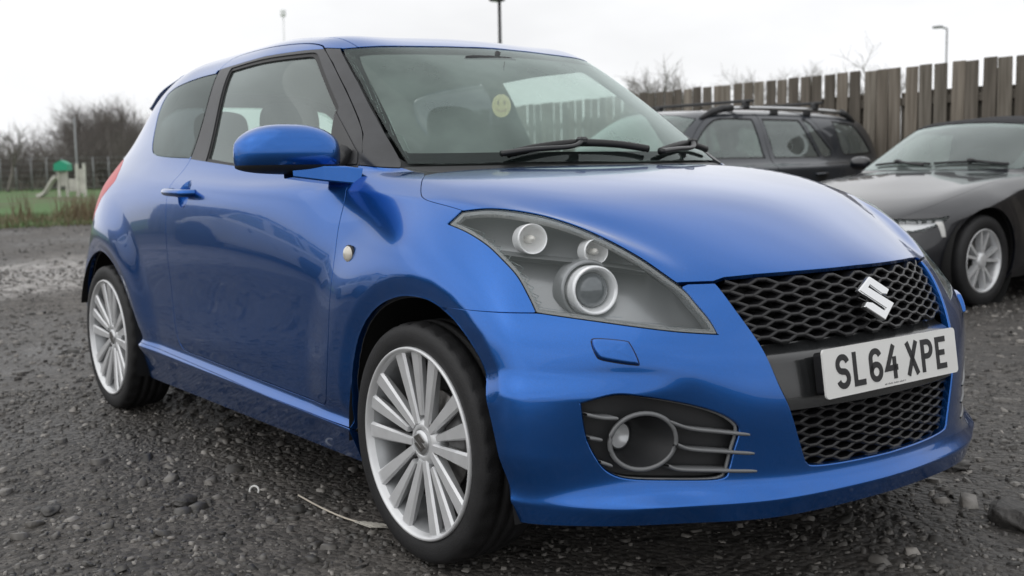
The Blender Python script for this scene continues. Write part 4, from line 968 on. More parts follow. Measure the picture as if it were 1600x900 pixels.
MB().box((-1.2, 0, .33), (3.0, 1.3, .03)).build('cabin_floor', M['cabin'], CAR)
FR = bpy.data.objects.new('air_freshener', None); COL.objects.link(FR)
FR.location = (-.545, -.143, 1.180); tag(FR, 'pale yellow oval air freshener hanging inside the blue car behind its windscreen', 'air freshener')
fr = frame_from((.75, -.62, .2)); ff = ((0, 0, 0), fr[:, 1], fr[:, 2], fr[:, 0])
MB().prism([(.030 * math.cos(a), .038 * math.sin(a)) for a in np.linspace(0, 2 * math.pi, 28)[:-1]], -.003, .003, ff).build('card', pbr('freshener_yellow', (.72, .62, .30), .6), FR)
b = MB()
for q in (-.010, .010): b.prism([(q + .003 * math.cos(a), .010 + .007 * math.sin(a)) for a in np.linspace(0, 2 * math.pi, 12)[:-1]], .003, .0042, ff)
b.build('printed_eyes', pbr('freshener_print', (.35, .26, .15), .6), FR)
b = MB(); ribbon(b, arc(0, -.004, .017, .014, 200, 340, 8), .003, ff, .003, .0042); b.build('printed_smile', pbr('freshener_smile', (.5, .3, .2), .6), FR)
MB().tube([(0, 0, .036), (-.10, .09, .150)], .0009, 5).build('cord', M['seal'], FR)
# ------------------------------------------------------------------ the yard: ground, field, fences, trees, posts
rng = np.random.default_rng(7); random.seed(7)
CX, CY = CAM_POS[0], CAM_POS[1]
def ground_mat():
    m, nt, b, L = new_mat('wet_gravel')
    tc = nt.nodes.new('ShaderNodeTexCoord')
    def noise(sc, det=6, rough=.6):
        n = nt.nodes.new('ShaderNodeTexNoise'); n.inputs['Scale'].default_value = sc; n.inputs['Detail'].default_value = det; n.inputs['Roughness'].default_value = rough
        L(tc.outputs['Object'], n.inputs['Vector']); return n
    big, mid, fine = noise(.35, 4), noise(6, 8, .7), noise(110, 6, .7)
    vo = nt.nodes.new('ShaderNodeTexVoronoi'); vo.inputs['Scale'].default_value = 42; L(tc.outputs['Object'], vo.inputs['Vector'])
    vo2 = nt.nodes.new('ShaderNodeTexVoronoi'); vo2.inputs['Scale'].default_value = 13; vo2.inputs['Randomness'].default_value = 1; L(tc.outputs['Object'], vo2.inputs['Vector'])
    ramp = nt.nodes.new('ShaderNodeValToRGB'); cr = ramp.color_ramp
    cr.elements[0].position = .30; cr.elements[0].color = (.021, .0185, .016, 1); cr.elements[1].position = .72; cr.elements[1].color = (.160, .148, .134, 1)
    e = cr.elements.new(.52); e.color = (.060, .0545, .049, 1)
    mixv = nt.nodes.new('ShaderNodeMix'); mixv.data_type = 'FLOAT'; mixv.inputs[0].default_value = .5
    L(mid.outputs[0], mixv.inputs[2]); L(fine.outputs[0], mixv.inputs[3]); L(mixv.outputs[0], ramp.inputs[0])
    sp = nt.nodes.new('ShaderNodeSeparateColor'); L(vo.outputs['Color'], sp.inputs[0])
    st = nt.nodes.new('ShaderNodeMapRange'); st.inputs[1].default_value = 0; st.inputs[2].default_value = 1; st.inputs[3].default_value = .65; st.inputs[4].default_value = 1.5; L(sp.outputs[0], st.inputs[0])
    v = nt.nodes.new('ShaderNodeVectorMath'); v.operation = 'SCALE'; L(ramp.outputs[0], v.inputs[0]); L(st.outputs[0], v.inputs['Scale'])
    bg = nt.nodes.new('ShaderNodeMapRange'); bg.inputs[1].default_value = .35; bg.inputs[2].default_value = .65; bg.inputs[3].default_value = .7; bg.inputs[4].default_value = 1.6; L(big.outputs[0], bg.inputs[0])
    v2 = nt.nodes.new('ShaderNodeVectorMath'); v2.operation = 'SCALE'; L(v.outputs[0], v2.inputs[0]); L(bg.outputs[0], v2.inputs['Scale']); 
    # paler compacted ground behind the car, with wet sheen painted into its colour
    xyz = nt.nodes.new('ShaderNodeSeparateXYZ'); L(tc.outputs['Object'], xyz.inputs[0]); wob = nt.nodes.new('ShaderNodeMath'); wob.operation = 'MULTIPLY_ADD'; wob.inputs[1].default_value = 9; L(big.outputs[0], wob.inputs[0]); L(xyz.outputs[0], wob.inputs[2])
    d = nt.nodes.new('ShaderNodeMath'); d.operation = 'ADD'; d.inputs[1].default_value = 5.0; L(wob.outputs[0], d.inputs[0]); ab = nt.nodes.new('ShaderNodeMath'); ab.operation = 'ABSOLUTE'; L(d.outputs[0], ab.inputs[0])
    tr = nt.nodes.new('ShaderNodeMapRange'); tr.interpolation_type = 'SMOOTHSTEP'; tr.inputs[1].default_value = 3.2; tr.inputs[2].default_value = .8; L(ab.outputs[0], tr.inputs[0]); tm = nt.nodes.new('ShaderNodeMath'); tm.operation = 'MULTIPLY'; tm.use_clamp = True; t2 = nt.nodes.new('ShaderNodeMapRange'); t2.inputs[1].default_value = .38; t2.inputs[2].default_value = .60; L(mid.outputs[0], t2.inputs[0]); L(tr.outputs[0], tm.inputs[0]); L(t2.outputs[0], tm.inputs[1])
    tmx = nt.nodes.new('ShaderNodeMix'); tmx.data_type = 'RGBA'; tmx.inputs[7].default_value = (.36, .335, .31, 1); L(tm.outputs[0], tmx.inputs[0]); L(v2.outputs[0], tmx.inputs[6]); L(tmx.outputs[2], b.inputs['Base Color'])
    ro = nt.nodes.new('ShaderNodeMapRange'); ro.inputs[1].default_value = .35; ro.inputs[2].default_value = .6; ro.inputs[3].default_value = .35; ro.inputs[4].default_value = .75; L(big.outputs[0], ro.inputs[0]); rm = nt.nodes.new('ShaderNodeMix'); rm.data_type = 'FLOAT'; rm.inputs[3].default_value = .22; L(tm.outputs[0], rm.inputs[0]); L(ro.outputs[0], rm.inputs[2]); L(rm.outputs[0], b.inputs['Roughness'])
    ad = nt.nodes.new('ShaderNodeMath'); ad.operation = 'MULTIPLY_ADD'; ad.inputs[1].default_value = -1.2; L(vo.outputs['Distance'], ad.inputs[0]); L(mid.outputs[0], ad.inputs[2])
    bp = nt.nodes.new('ShaderNodeBump'); bp.inputs['Strength'].default_value = .9; bp.inputs['Distance'].default_value = .018; L(ad.outputs[0], bp.inputs['Height'])
    b2 = nt.nodes.new('ShaderNodeBump'); b2.inputs['Strength'].default_value = .8; b2.inputs['Distance'].default_value = .008; L(fine.outputs[0], b2.inputs['Height']); L(bp.outputs[0], b2.inputs['Normal']); L(b2.outputs[0], b.inputs['Normal'])
    return m
# one sheet to the horizon, gently uneven near the cars
def sheet(name, xs, ys, zf, mat):
    P = np.array([[(x, y, zf(x, y)) for y in ys] for x in xs]); o = MB().grid(P).build(name, mat); o['kind'] = 'structure'; return o
def axis(lo, hi, n, far):
    a = list(np.linspace(lo, hi, n)); return [-far, -far * .4, -far * .15] + a + [far * .15, far * .4, far]
def ground_z(x, y):
    f = np.exp(-(np.maximum(0, abs(x) - 12) / 20) ** 2) * np.exp(-(np.maximum(0, abs(y) - 9) / 20) ** 2); sin = np.sin
    h = .018 * sin(x * 1.7 + .8 * y) * sin(y * 1.3 - .5 * x + 1) + .010 * sin(x * 4.1 + 2 * y) * sin(3.7 * y - x)
    return h * f - .012
gx = axis(-22, 9, 156, 900); gy = axis(-12, 12, 121, 900)
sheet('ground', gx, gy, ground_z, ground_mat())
# loose stones: denser and finer where one stands close to them
ICO = np.array([(a, b_, c) for a in (-1, 1) for b_ in (-1, 1) for c in (-1, 1)]) * .62
ICF = [(0, 1, 3, 2), (4, 6, 7, 5), (0, 4, 5, 1), (2, 3, 7, 6), (1, 5, 7, 3)]
def stones(name, n, dmin, dmax, smin, smax, mat, half=44, seed=1, power=2.2):
    g_ = np.random.default_rng(seed)
    d = np.sqrt(g_.uniform(dmin ** 2, dmax ** 2, n)); a = CAM_YAW + R(1) * g_.uniform(-half, half, n)
    x, y = CX + d * np.cos(a), CY + d * np.sin(a)
    s = smin * (smax / smin) ** (g_.random(n) ** power)
    sc = s[:, None] * np.stack([g_.uniform(.8, 1.5, n), g_.uniform(.6, 1.0, n), g_.uniform(.35, .75, n)], 1)
    V = (ICO[None] + g_.uniform(-.30, .30, (n, 8, 3))) * (1 - .35 * (ICO[None, :, 2:] > 0) * g_.random((n, 1, 1))) * sc[:, None, :]
    t = g_.uniform(0, 2 * math.pi, n); c, sn = np.cos(t)[:, None], np.sin(t)[:, None]
    tl = g_.normal(0, .25, n)[:, None]; V[:, :, 2] += V[:, :, 0] * tl
    X = V[:, :, 0] * c - V[:, :, 1] * sn; Y = V[:, :, 0] * sn + V[:, :, 1] * c
    z = ground_z(x, y)
    V = np.stack([X + x[:, None], Y + y[:, None], V[:, :, 2] + (z + sc[:, 2] * .25)[:, None]], 2)
    F = (np.array(ICF)[None] + 8 * np.arange(n)[:, None, None]).reshape(-1, 4)
    me = bpy.data.meshes.new(name); me.vertices.add(n * 8); me.vertices.foreach_set('co', V.ravel())
    me.loops.add(F.size); me.loops.foreach_set('vertex_index', F.ravel().astype(np.int32)); me.polygons.add(len(F)); me.polygons.foreach_set('loop_start', (np.arange(len(F)) * 4).astype(np.int32)); me.update(calc_edges=True)
    o = link(name, me, mat); o['kind'] = 'stuff'; return o
def stone_mat(name, lo, hi):
    m, nt, b, L = new_mat(name); g2 = nt.nodes.new('ShaderNodeNewGeometry'); r_ = nt.nodes.new('ShaderNodeValToRGB')
    r_.color_ramp.elements[0].color = (*lo, 1); r_.color_ramp.elements[1].color = (*hi, 1); e = r_.color_ramp.elements.new(.8); e.color = (*[(a * .6 + c * .4) for a, c in zip(lo, hi)], 1)
    L(g2.outputs['Random Per Island'], r_.inputs[0])
    tc = nt.nodes.new('ShaderNodeTexCoord'); n = nt.nodes.new('ShaderNodeTexNoise'); n.inputs['Scale'].default_value = 90; n.inputs['Detail'].default_value = 5; L(tc.outputs['Object'], n.inputs['Vector'])
    mr = nt.nodes.new('ShaderNodeMapRange'); mr.inputs[3].default_value = .6; mr.inputs[4].default_value = 1.4; L(n.outputs[0], mr.inputs[0])
    v = nt.nodes.new('ShaderNodeVectorMath'); v.operation = 'SCALE'; L(r_.outputs[0], v.inputs[0]); L(mr.outputs[0], v.inputs['Scale']); L(v.outputs[0], b.inputs['Base Color'])
    b.inputs['Roughness'].default_value = .5; return m
SM = stone_mat('gravel_stone', (.027, .0255, .0235), (.28, .262, .24))
o = stones('gravel', 30000, 2.3, 5.6, .0035, .016, SM, seed=1); o['label'] = 'dark wet gravel chippings covering the yard'
o = stones('gravel', 30000, 5.0, 13, .006, .024, SM, seed=2); o['label'] = 'dark wet gravel chippings covering the yard'
o = stones('gravel', 9000, 12, 26, .012, .040, SM, seed=3); o['label'] = 'dark wet gravel chippings covering the yard'
o = stones('gravel', 3200, 2.3, 9, .014, .036, SM, seed=4, power=2.0); o['label'] = 'larger loose stones among the wet gravel'
def px_ground(px, py, z=0):
    """world point on the ground seen at a photograph pixel (used once, to place loose things)"""
    mw = SC.camera.matrix_world; d = mw.to_3x3() @ Vector(((px - 800) / 1743.8, (450 - py) / 1743.8, -1)); o_ = Vector(CAM_POS); return o_ + d * ((z - o_.z) / d.z)
def px_at(px, D, z):
    """world point in the photograph's column px at depth D and height z"""
    mw = SC.camera.matrix_world.to_3x3(); f = -mw.col[2]; r_ = mw.col[0]; p = Vector(CAM_POS) + f * D + r_ * (D * (px - 800) / 1743.8); return (p.x, p.y, z)
for (px, py, sx, lab) in ((1588, 816, .072, 'large rounded dark rock lying in the gravel ahead of the blue car bumper'), (1492, 735, .040, 'small rounded grey rock under the end of the blue front bumper'),
                          (80, 792, .030, 'small dark rock lying on bare gravel left of the blue car'), (290, 782, .033, 'flat dark rock on the gravel between the car wheels and verge')):
    bm = bmesh.new(); bmesh.ops.create_icosphere(bm, subdivisions=4, radius=1)
    for v in bm.verts:
        c = v.co; k = 1 + .16 * math.sin(3.1 * c.x + px) * math.sin(2.7 * c.y + 1.3) + .07 * math.sin(7 * c.z + 5 * c.x + px) + .03 * math.sin(17 * c.y + 11 * c.z)
        v.co = Vector((c.x * 1.25 * k, c.y * .85 * k, c.z * .55 * k)) * sx
    me = bpy.data.meshes.new('rock'); bm.to_mesh(me); bm.free(); me.polygons.foreach_set('use_smooth', [True] * len(me.polygons))
    o = link('rock', me, pbr('rock_grey', (.050, .047, .044), .6, bump=.6, bscale=60, vary=.4, vscale=30)); p = px_ground(px, py); o.location = (p.x, p.y, ground_z(p.x, p.y) + sx * .28); o.rotation_euler = (0, 0, px * .7); tag(o, lab, 'rock')
p = px_ground(397, 762); b = MB(); b.tube([(.016 * math.cos(a), .012 * math.sin(a) * .4, .014 * math.sin(a) + .012) for a in np.linspace(-.4, math.pi + .4, 16)], .0035, 6)
o = b.build('ring_scrap', pbr('white_plastic', (.7, .7, .68), .5)); o.location = (p.x, p.y, ground_z(p.x, p.y)); o.rotation_euler = (0, 0, .6); tag(o, 'broken white plastic ring lying on gravel beside the blue car', 'litter')
P = [px_ground(*q) for q in ((466, 765), (500, 785), (535, 803), (568, 815))]
o = MB().tube(catmull([(q.x, q.y, ground_z(q.x, q.y) + .009) for q in P], step=6), .0028, 6).build('straw', pbr('straw_pale', (.55, .50, .42), .7)); tag(o, 'thin pale stalk lying on gravel behind the front wheel', 'stalk')
p = px_ground(580, 818); b = MB()
for k in range(5): b.prism([(-.05 + .02 * k, -.012), (.01 + .015 * k, -.016 + .006 * k), (.03 + .015 * k, .004), (-.03 + .02 * k, .010)], .004 + .003 * k, .007 + .003 * k)
o = b.build('paper_scrap', pbr('dirty_paper', (.50, .48, .43), .8)); o.location = (p.x, p.y, ground_z(p.x, p.y) + .004); o.rotation_euler = (0, .1, .4); tag(o, 'flattened pale litter scrap beside the front tyre', 'litter')

# --- grass field beyond the gravel
EDGE = -21.3
def grass_mat():
    m, nt, b, L = new_mat('field_grass'); tc = nt.nodes.new('ShaderNodeTexCoord')
    n = nt.nodes.new('ShaderNodeTexNoise'); n.inputs['Scale'].default_value = .22; n.inputs['Detail'].default_value = 8; L(tc.outputs['Object'], n.inputs['Vector'])
    r_ = nt.nodes.new('ShaderNodeValToRGB'); r_.color_ramp.elements[0].position = .36; r_.color_ramp.elements[0].color = (.090, .082, .040, 1); r_.color_ramp.elements[1].position = .52; r_.color_ramp.elements[1].color = (.060, .135, .030, 1)
    L(n.outputs[0], r_.inputs[0]); L(r_.outputs[0], b.inputs['Base Color']); b.inputs['Roughness'].default_value = .9; return m
gp = [[(x, y, .05 + .03 * math.sin(x * .3) * math.sin(y * .2) + (0 if x < EDGE - .3 else -.09)) for y in np.linspace(-120, 160, 60)] for x in list(-np.geomspace(-EDGE + .7, 400, 30))[::-1] + [EDGE + .6 * 0]]
o = MB().grid(np.array(gp)).build('field', grass_mat()); o['kind'] = 'structure'
def blades(name, n, x0, x1, y0, y1, h0, h1, w, mat, seed, lean=.35):
    g_ = np.random.default_rng(seed); x = g_.uniform(x0, x1, n); y = g_.uniform(y0, y1, n); h = g_.uniform(h0, h1, n); a = g_.uniform(0, math.pi, n); le = g_.normal(0, lean, (n, 2)) * h[:, None]
    dx, dy = np.cos(a) * w, np.sin(a) * w; b0 = np.stack([x - dx, y - dy, 0 * x], 1); b1 = np.stack([x + dx, y + dy, 0 * x], 1); tp = np.stack([x + le[:, 0], y + le[:, 1], h], 1)
    md = (b0 + b1) / 2 * .45 + tp * .55; md[:, :2] -= le * .12
    V = np.stack([b0, b1, md + (b1 - b0) * .35, md - (b1 - b0) * .35, tp], 1).reshape(-1, 3); k = 5 * np.arange(n)
    F = [q for i in k for q in ((i, i + 1, i + 2, i + 3), (i + 3, i + 2, i + 4))]
    o = MB().add(V, F, False).build(name, mat, fixn=False); o['kind'] = 'stuff'; return o
DRY = stone_mat('dry_stalks', (.11, .075, .040), (.30, .24, .15)); GRN = stone_mat('green_blades', (.04, .08, .018), (.12, .19, .05))
o = blades('grass', 17000, EDGE - 7, EDGE + .6, -12, 14, .04, .16, .010, GRN, 11); o['label'] = 'rough green grass along the edge of the field'
o = blades('dead_grass', 9000, EDGE - 3.2, EDGE + .7, -12, 14, .06, .26, .008, DRY, 12); o['label'] = 'straw coloured dead grass on the verge'
for (px, D, n, h, wd, lab) in ((134, 27, 220, .75, .6, 'brown clump of dead weeds beside the playhouse'), (42, 26, 40, .85, .3, 'thin stand of dead stalks in front of the green field'), (166, 24.5, 260, .65, .5, 'low reddish brown dead weeds behind the car tail')):
    q = px_at(px, D, 0); o = blades('dead_weeds', n, q[0] - wd, q[0] + wd, q[1] - wd, q[1] + wd, .25 * h, h, .012, DRY, px, .16); tag(o, lab, 'weeds'); del o['kind']

# --- bare trees
M['bark'] = pbr('bare_branches', (.19, .172, .16), .9, vary=.3, vscale=3)  # lightened: distance haze is put into the branch colour
M['bark_far'] = pbr('bare_branches_far', (.27, .255, .245), .9, vary=.2, vscale=3)  # paler still, with more haze painted into the branches
def branch(b, p, d, L_, r, lv, g_, spread, twig):
    n = 4 if lv > 1 else 3; pts = [p]; q = np.array(p); dd = np.array(d)
    for i in range(n):
        dd = dd + g_.normal(0, .13, 3) + np.array((0, 0, .05)); dd /= np.linalg.norm(dd); q = q + dd * L_ / n; pts.append(q.copy())
    b.batch((np.array(pts), np.linspace(r, r * .55, n + 1), 5 if lv > 2 else 3))
    if lv <= 0: return
    for k in range(twig[lv - 1]):
        t = g_.uniform(.30, 1.0) if lv > 1 else g_.uniform(.1, 1); i = min(int(t * n), n - 1); s = pts[i] + (pts[i + 1] - pts[i]) * (t * n - i)
        e = g_.normal(0, 1, 3); e -= e @ dd * dd; e /= np.linalg.norm(e); nd = dd * math.cos(spread) + e * math.sin(spread); nd /= np.linalg.norm(nd)
        branch(b, s, nd, L_ * g_.uniform(.5, .78), r * .52, lv - 1, g_, spread * g_.uniform(.85, 1.2), twig)
def tree(px, D, h, lab, seed, spread=.6, mat='bark', twig=(6, 6, 5, 5), group=None, lean=(0, 0), stems=1):
    g_ = np.random.default_rng(seed); T = thing('bare_tree', lab, 'tree', px_at(px, D, 0), 0, group)
    b = MB()
    for s in range(stems):
        q = g_.normal(0, .35, 3) * (stems > 1); q[2] = 0
        dd = np.array((lean[0] + g_.normal(0, .14) * (stems > 1), lean[1] + g_.normal(0, .14) * (stems > 1), 1.)); dd /= np.linalg.norm(dd)
        c = MB(); pts = [q]; p = q.copy(); hh = h * .34
        for i in range(4): p = p + dd * hh / 4; dd = dd + g_.normal(0, .04, 3); dd /= np.linalg.norm(dd); pts.append(p.copy())
        r0 = .018 * h / math.sqrt(stems)
        c.tube(np.array(pts), np.linspace(r0 * 1.35, r0 * .85, 5), 7); c.build('trunk', M[mat], T)
        for k in range(twig[3]):
            i = 2 + (k % 3) if k else 4; e = g_.normal(0, 1, 3); e[2] = 0; e /= np.linalg.norm(e); nd = dd * math.cos(spread * .7) + e * math.sin(spread * .7)
            branch(b, pts[min(i, 4)], nd, h * g_.uniform(.26, .36), r0 * .62, 3, g_, spread, twig)
    b.build('crown', M[mat], T, fixn=False); return T
TG = 'bare trees beyond the field'
tree(22, 75, 5.4, 'lone slim bare tree leaning beside the green field', 31, .5, twig=(5, 5, 4, 4), lean=(.12, .22))
tree(138, 90, 7.2, 'tall rounded bare tree behind the pole and playhouse', 32, .62, twig=(6, 6, 5, 6), stems=2)
tree(172, 92, 7.8, 'tallest bare tree in the dark hedgerow, just right of pole', 33, .6, twig=(6, 6, 5, 6), stems=2)
tree(205, 88, 7.4, 'broad bare tree beside the blue car roofline', 34, .62, twig=(6, 6, 5, 6), stems=2)
tree(232, 93, 6.6, 'bare tree half hidden behind the blue car tail', 35, .62, twig=(7, 6, 5, 5), stems=2)
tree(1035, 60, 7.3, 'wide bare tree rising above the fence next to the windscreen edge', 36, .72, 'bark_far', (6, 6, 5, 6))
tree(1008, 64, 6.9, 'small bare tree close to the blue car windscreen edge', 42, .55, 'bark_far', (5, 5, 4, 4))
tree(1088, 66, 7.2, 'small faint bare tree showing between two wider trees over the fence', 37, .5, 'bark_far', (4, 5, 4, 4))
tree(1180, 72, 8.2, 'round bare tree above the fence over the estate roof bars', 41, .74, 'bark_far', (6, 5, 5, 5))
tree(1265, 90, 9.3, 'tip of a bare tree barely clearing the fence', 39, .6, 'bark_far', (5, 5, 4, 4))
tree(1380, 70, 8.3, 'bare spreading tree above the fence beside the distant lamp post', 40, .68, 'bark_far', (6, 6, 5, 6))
# hedgerow of tangled bare shrubs along the far side of the field
def shrub(px, D, h, w, seed, lab):
    g_ = np.random.default_rng(seed); T = thing('hedge_shrub', lab, 'shrub', px_at(px, D, 0), 0, 'hedgerow shrubs beyond the field'); b = MB()
    for k in range(19):
        q = np.array((g_.normal(0, w * .4), g_.normal(0, w * .4), 0)); d = np.array((g_.normal(0, .35), g_.normal(0, .35), 1.)); d /= np.linalg.norm(d)
        branch(b, q, d, h * g_.uniform(.5, .85), .028, 2, g_, .55, (7, 6, 4, 3))
    b.build('branches', M['bark'], T, fixn=False); return T
for k, px in enumerate(range(-30, 262, 20)):
    shrub(px, 84 + 3 * (k % 3), 3.1 + .7 * math.sin(k * 1.9) + (1.0 if px > 100 else 0), 2.0, 50 + k, 'dark tangled leafless shrub in the hedgerow beyond the field')
o = MB()
bk = [[(px_at(px, 98, 0)[0], px_at(px, 98, 0)[1], z) for z in (0, 1.2 + .5 * math.sin(px * .05), 2.3 + .5 * math.sin(px * .09 + 1))] for px in range(-420, 700, 14)]
o.grid(np.array(bk)); bk2 = [[(q[0] - .8, q[1] + .6, q[2]) for q in r_] for r_ in bk]; o.grid(np.array(bk2))
o = o.build('far_hedge', pbr('far_hedge', (.15, .14, .12), .95, bump=1, bscale=2, vary=.5, vscale=1.5)); o['kind'] = 'stuff'; o['label'] = 'dense dark far-off hedge along the end of the field'

# --- posts and lamp standards
M['galv'] = pbr('galvanised_grey', (.30, .31, .32), .6, metal=.4, vary=.15, vscale=5)
def pole(name, px, D, h, r, lab, cat, mat='galv', group=None):
    T = thing(name, lab, cat, px_at(px, D, 0), 0, group); MB().tube([(0, 0, -.1), (0, 0, h * .5), (0, 0, h)], [r, r * .85, r * .7], 10).build('post', M[mat], T); return T
T = pole('lamp_post', 788, 29, 5.22, .060, 'dark floodlight post rising above the blue car roof', 'lamp post', 'plastic')
MB().box((-.03, -.05, 5.30), (.30, .34, .16), bev=.03).build('lamp_head', M['plastic'], T); MB().box((-.03, -.05, 5.215), (.22, .26, .01)).build('lamp_glass', M['lens'], T)
T = pole('lamp_post', 1470, 62, 8.15, .075, 'faint distant lamp post standing beyond the plank fence', 'lamp post')
MB().tube([(0, 0, 8.1), (.0, .0, 8.2), (-.3, -.2, 8.3)], .05, 8).build('lamp_arm', M['galv'], T); MB().box((-.4, -.25, 8.3), (.5, .35, .12), bev=.03).build('lamp_head', M['galv'], T)
M['far_pale'] = pbr('far_pale_grey', (.85, .86, .87), .8)  # mast paled, its haze is painted into the colour
T = pole('mast', 459, 150, 22.5, .16, 'faint distant leaning mast above the blue car roof', 'mast', 'far_pale'); T.rotation_euler = (R(-2), R(-4.5), 0)
MB().box((0, 0, 22.2), (.6, .6, .8), bev=.05).build('mast_head', M['far_pale'], T)
pole('utility_pole', 131, 53, 3.75, .055, 'grey pole beside the white and green playhouse', 'pole')
WF = thing('wire_fence', 'thin grey wire fence with posts along the far side of the field', 'fence', px_at(100, 76, 0))
o0 = Vector(px_at(100, 76, 0)); b = MB()
for k, px in enumerate(range(-60, 300, 24)):
    q = Vector(px_at(px, 76, 0)) - o0; MB().tube([(q.x, q.y, 0), (q.x, q.y, 2.3)], .035, 6).build('fence_post', M['galv'], WF)
for z in (.3, .7, 1.1, 1.5, 1.9, 2.25): b.tube([tuple(Vector(px_at(px, 76, z)) - Vector((o0.x, o0.y, 0))) for px in range(-60, 301, 40)], .010, 4)
b.build('fence_wire', M['galv'], WF)

# --- toddlers' plastic playhouse with slide in the field
PH = thing('playhouse', 'weathered white plastic playhouse with green roof and slide on the grass', 'playhouse', px_at(118, 53, 0), CAM_YAW)
WH = pbr('dull_white_plastic', (.58, .57, .52), .55, vary=.2, vscale=3); GN = pbr('green_plastic', (.02, .34, .20), .5)
# local -x faces the camera, +y is screen left
for (y, w_, h) in ((.50, .10, 1.55), (.12, .10, 1.6), (-.38, .14, 1.6), (-.72, .12, 1.6)): MB().box((0, y, h / 2), (.12, w_, h), bev=.02).build('post', WH, PH)
for (y, w_, z0, z1) in ((.31, .34, .55, 1.25), (-.13, .40, .3, .9), (-.55, .36, .2, 1.35)): MB().box((.05, y, (z0 + z1) / 2), (.06, w_, z1 - z0), bev=.02).build('side_panel', WH, PH)
MB().prism([(-.05, 1.28), (.58, 1.28), (.58, 1.60), (.27, 1.76), (-.05, 1.60)], -.3, .3, ((0, 0, 0), (0, 1, 0), (0, 0, 1), (1, 0, 0))).build('roof', GN, PH)
pr = catmull([(.55, .95), (.75, .80), (.95, .50), (1.15, .20), (1.35, .08), (1.5, .06)], step=5)
MB().grid(np.array([[(-.25, p[0], p[1] + .16), (-.25, p[0], p[1]), (.25, p[0], p[1]), (.25, p[0], p[1] + .16)] for p in pr]), smooth=False).build('slide', WH, PH)
o = MB().box((0, 0, .35), (.35, .35, .7), bev=.06).build('dark_bin', pbr('bin_black', (.02, .02, .02), .6)); o.location = px_at(-4, 36, .05); tag(o, 'small black bin standing on the green field', 'bin')

# --- hit-and-miss plank fences
WOOD = []
for k, (c0, c1) in enumerate((((.095, .080, .062), (.205, .180, .148)), ((.115, .100, .078), (.250, .225, .190)), ((.075, .064, .050), (.165, .145, .120)))):
    m, nt, b, L = new_mat('weathered_plank_%d' % k); tc = nt.nodes.new('ShaderNodeTexCoord'); oi = nt.nodes.new('ShaderNodeObjectInfo')
    mp = nt.nodes.new('ShaderNodeMapping'); mp.inputs['Scale'].default_value = (30, 30, 1.6); L(tc.outputs['Object'], mp.inputs[0]); ad = nt.nodes.new('ShaderNodeVectorMath'); L(mp.outputs[0], ad.inputs[0])
    cb = nt.nodes.new('ShaderNodeCombineXYZ'); ml = nt.nodes.new('ShaderNodeMath'); ml.operation = 'MULTIPLY'; ml.inputs[1].default_value = 50; L(oi.outputs['Random'], ml.inputs[0]); L(ml.outputs[0], cb.inputs[0]); L(ml.outputs[0], cb.inputs[2]); L(cb.outputs[0], ad.inputs[1])
    n = nt.nodes.new('ShaderNodeTexNoise'); n.inputs['Scale'].default_value = 1; n.inputs['Detail'].default_value = 7; L(ad.outputs[0], n.inputs['Vector'])
    r_ = nt.nodes.new('ShaderNodeValToRGB'); r_.color_ramp.elements[0].position = .3; r_.color_ramp.elements[0].color = (*c0, 1); r_.color_ramp.elements[1].position = .7; r_.color_ramp.elements[1].color = (*c1, 1); L(n.outputs[0], r_.inputs[0])
    br = nt.nodes.new('ShaderNodeMapRange'); br.inputs[3].default_value = .7; br.inputs[4].default_value = 1.35; L(oi.outputs['Random'], br.inputs[0]); v = nt.nodes.new('ShaderNodeVectorMath'); v.operation = 'SCALE'
    L(r_.outputs[0], v.inputs[0]); L(br.outputs[0], v.inputs['Scale']); L(v.outputs[0], b.inputs['Base Color']); b.inputs['Roughness'].default_value = .85
    bp = nt.nodes.new('ShaderNodeBump'); bp.inputs['Strength'].default_value = .5; bp.inputs['Distance'].default_value = .004; L(n.outputs[0], bp.inputs['Height']); L(bp.outputs[0], b.inputs['Normal']); WOOD.append(m)
def plank_fence(name, lab, p0, length, rz, hgt, seed, face=-1):
    g_ = np.random.default_rng(seed); T = thing(name, lab, 'fence', (p0[0], p0[1], 0), rz); pitch = .180; n = int(length / pitch)
    meshes = []
    for k in range(9):
        w_ = .149 + .004 * math.sin(k * 2.1); me = MB().box((0, 0, hgt / 2), (w_, .016, hgt), bev=.004).mesh('plank'); me.materials.append(WOOD[k % 3]); meshes.append(me)
    for i in range(n):
        me = meshes[int(g_.integers(9))]; o = link('plank', me, None, T); o.location = (i * pitch + g_.normal(0, .002), face * .032, g_.normal(-.008, .006)); o.rotation_euler = (0, g_.normal(0, .006), 0)
        o = link('rear_plank', meshes[int(g_.integers(9))], None, T); o.location = (i * pitch + pitch / 2 + g_.normal(0, .004), -face * .032, 0); o.scale = (1, 1, .865 + g_.normal(0, .004))
    for z in (.35, 1.0, 1.62): MB().box((length / 2, 0, z), (length, .042, .085), bev=.005).build('rail', WOOD[2], T)
    for i in range(int(length / 2.4) + 1): MB().box((i * 2.4, -face * .085, (hgt - .1) / 2), (.10, .10, hgt - .1), bev=.008).build('post', WOOD[2], T)
    return T
plank_fence('plank_fence', 'tall weathered brown plank fence behind the parked dark cars', (-13.2, 8.75), 17.0, R(-3.6), 1.99, 5)
plank_fence('plank_fence', 'weathered plank fence facing the blue car door, seen mirrored in its paint', (-21.5, -7.6), 14.5, R(-2), 1.95, 6, 1)
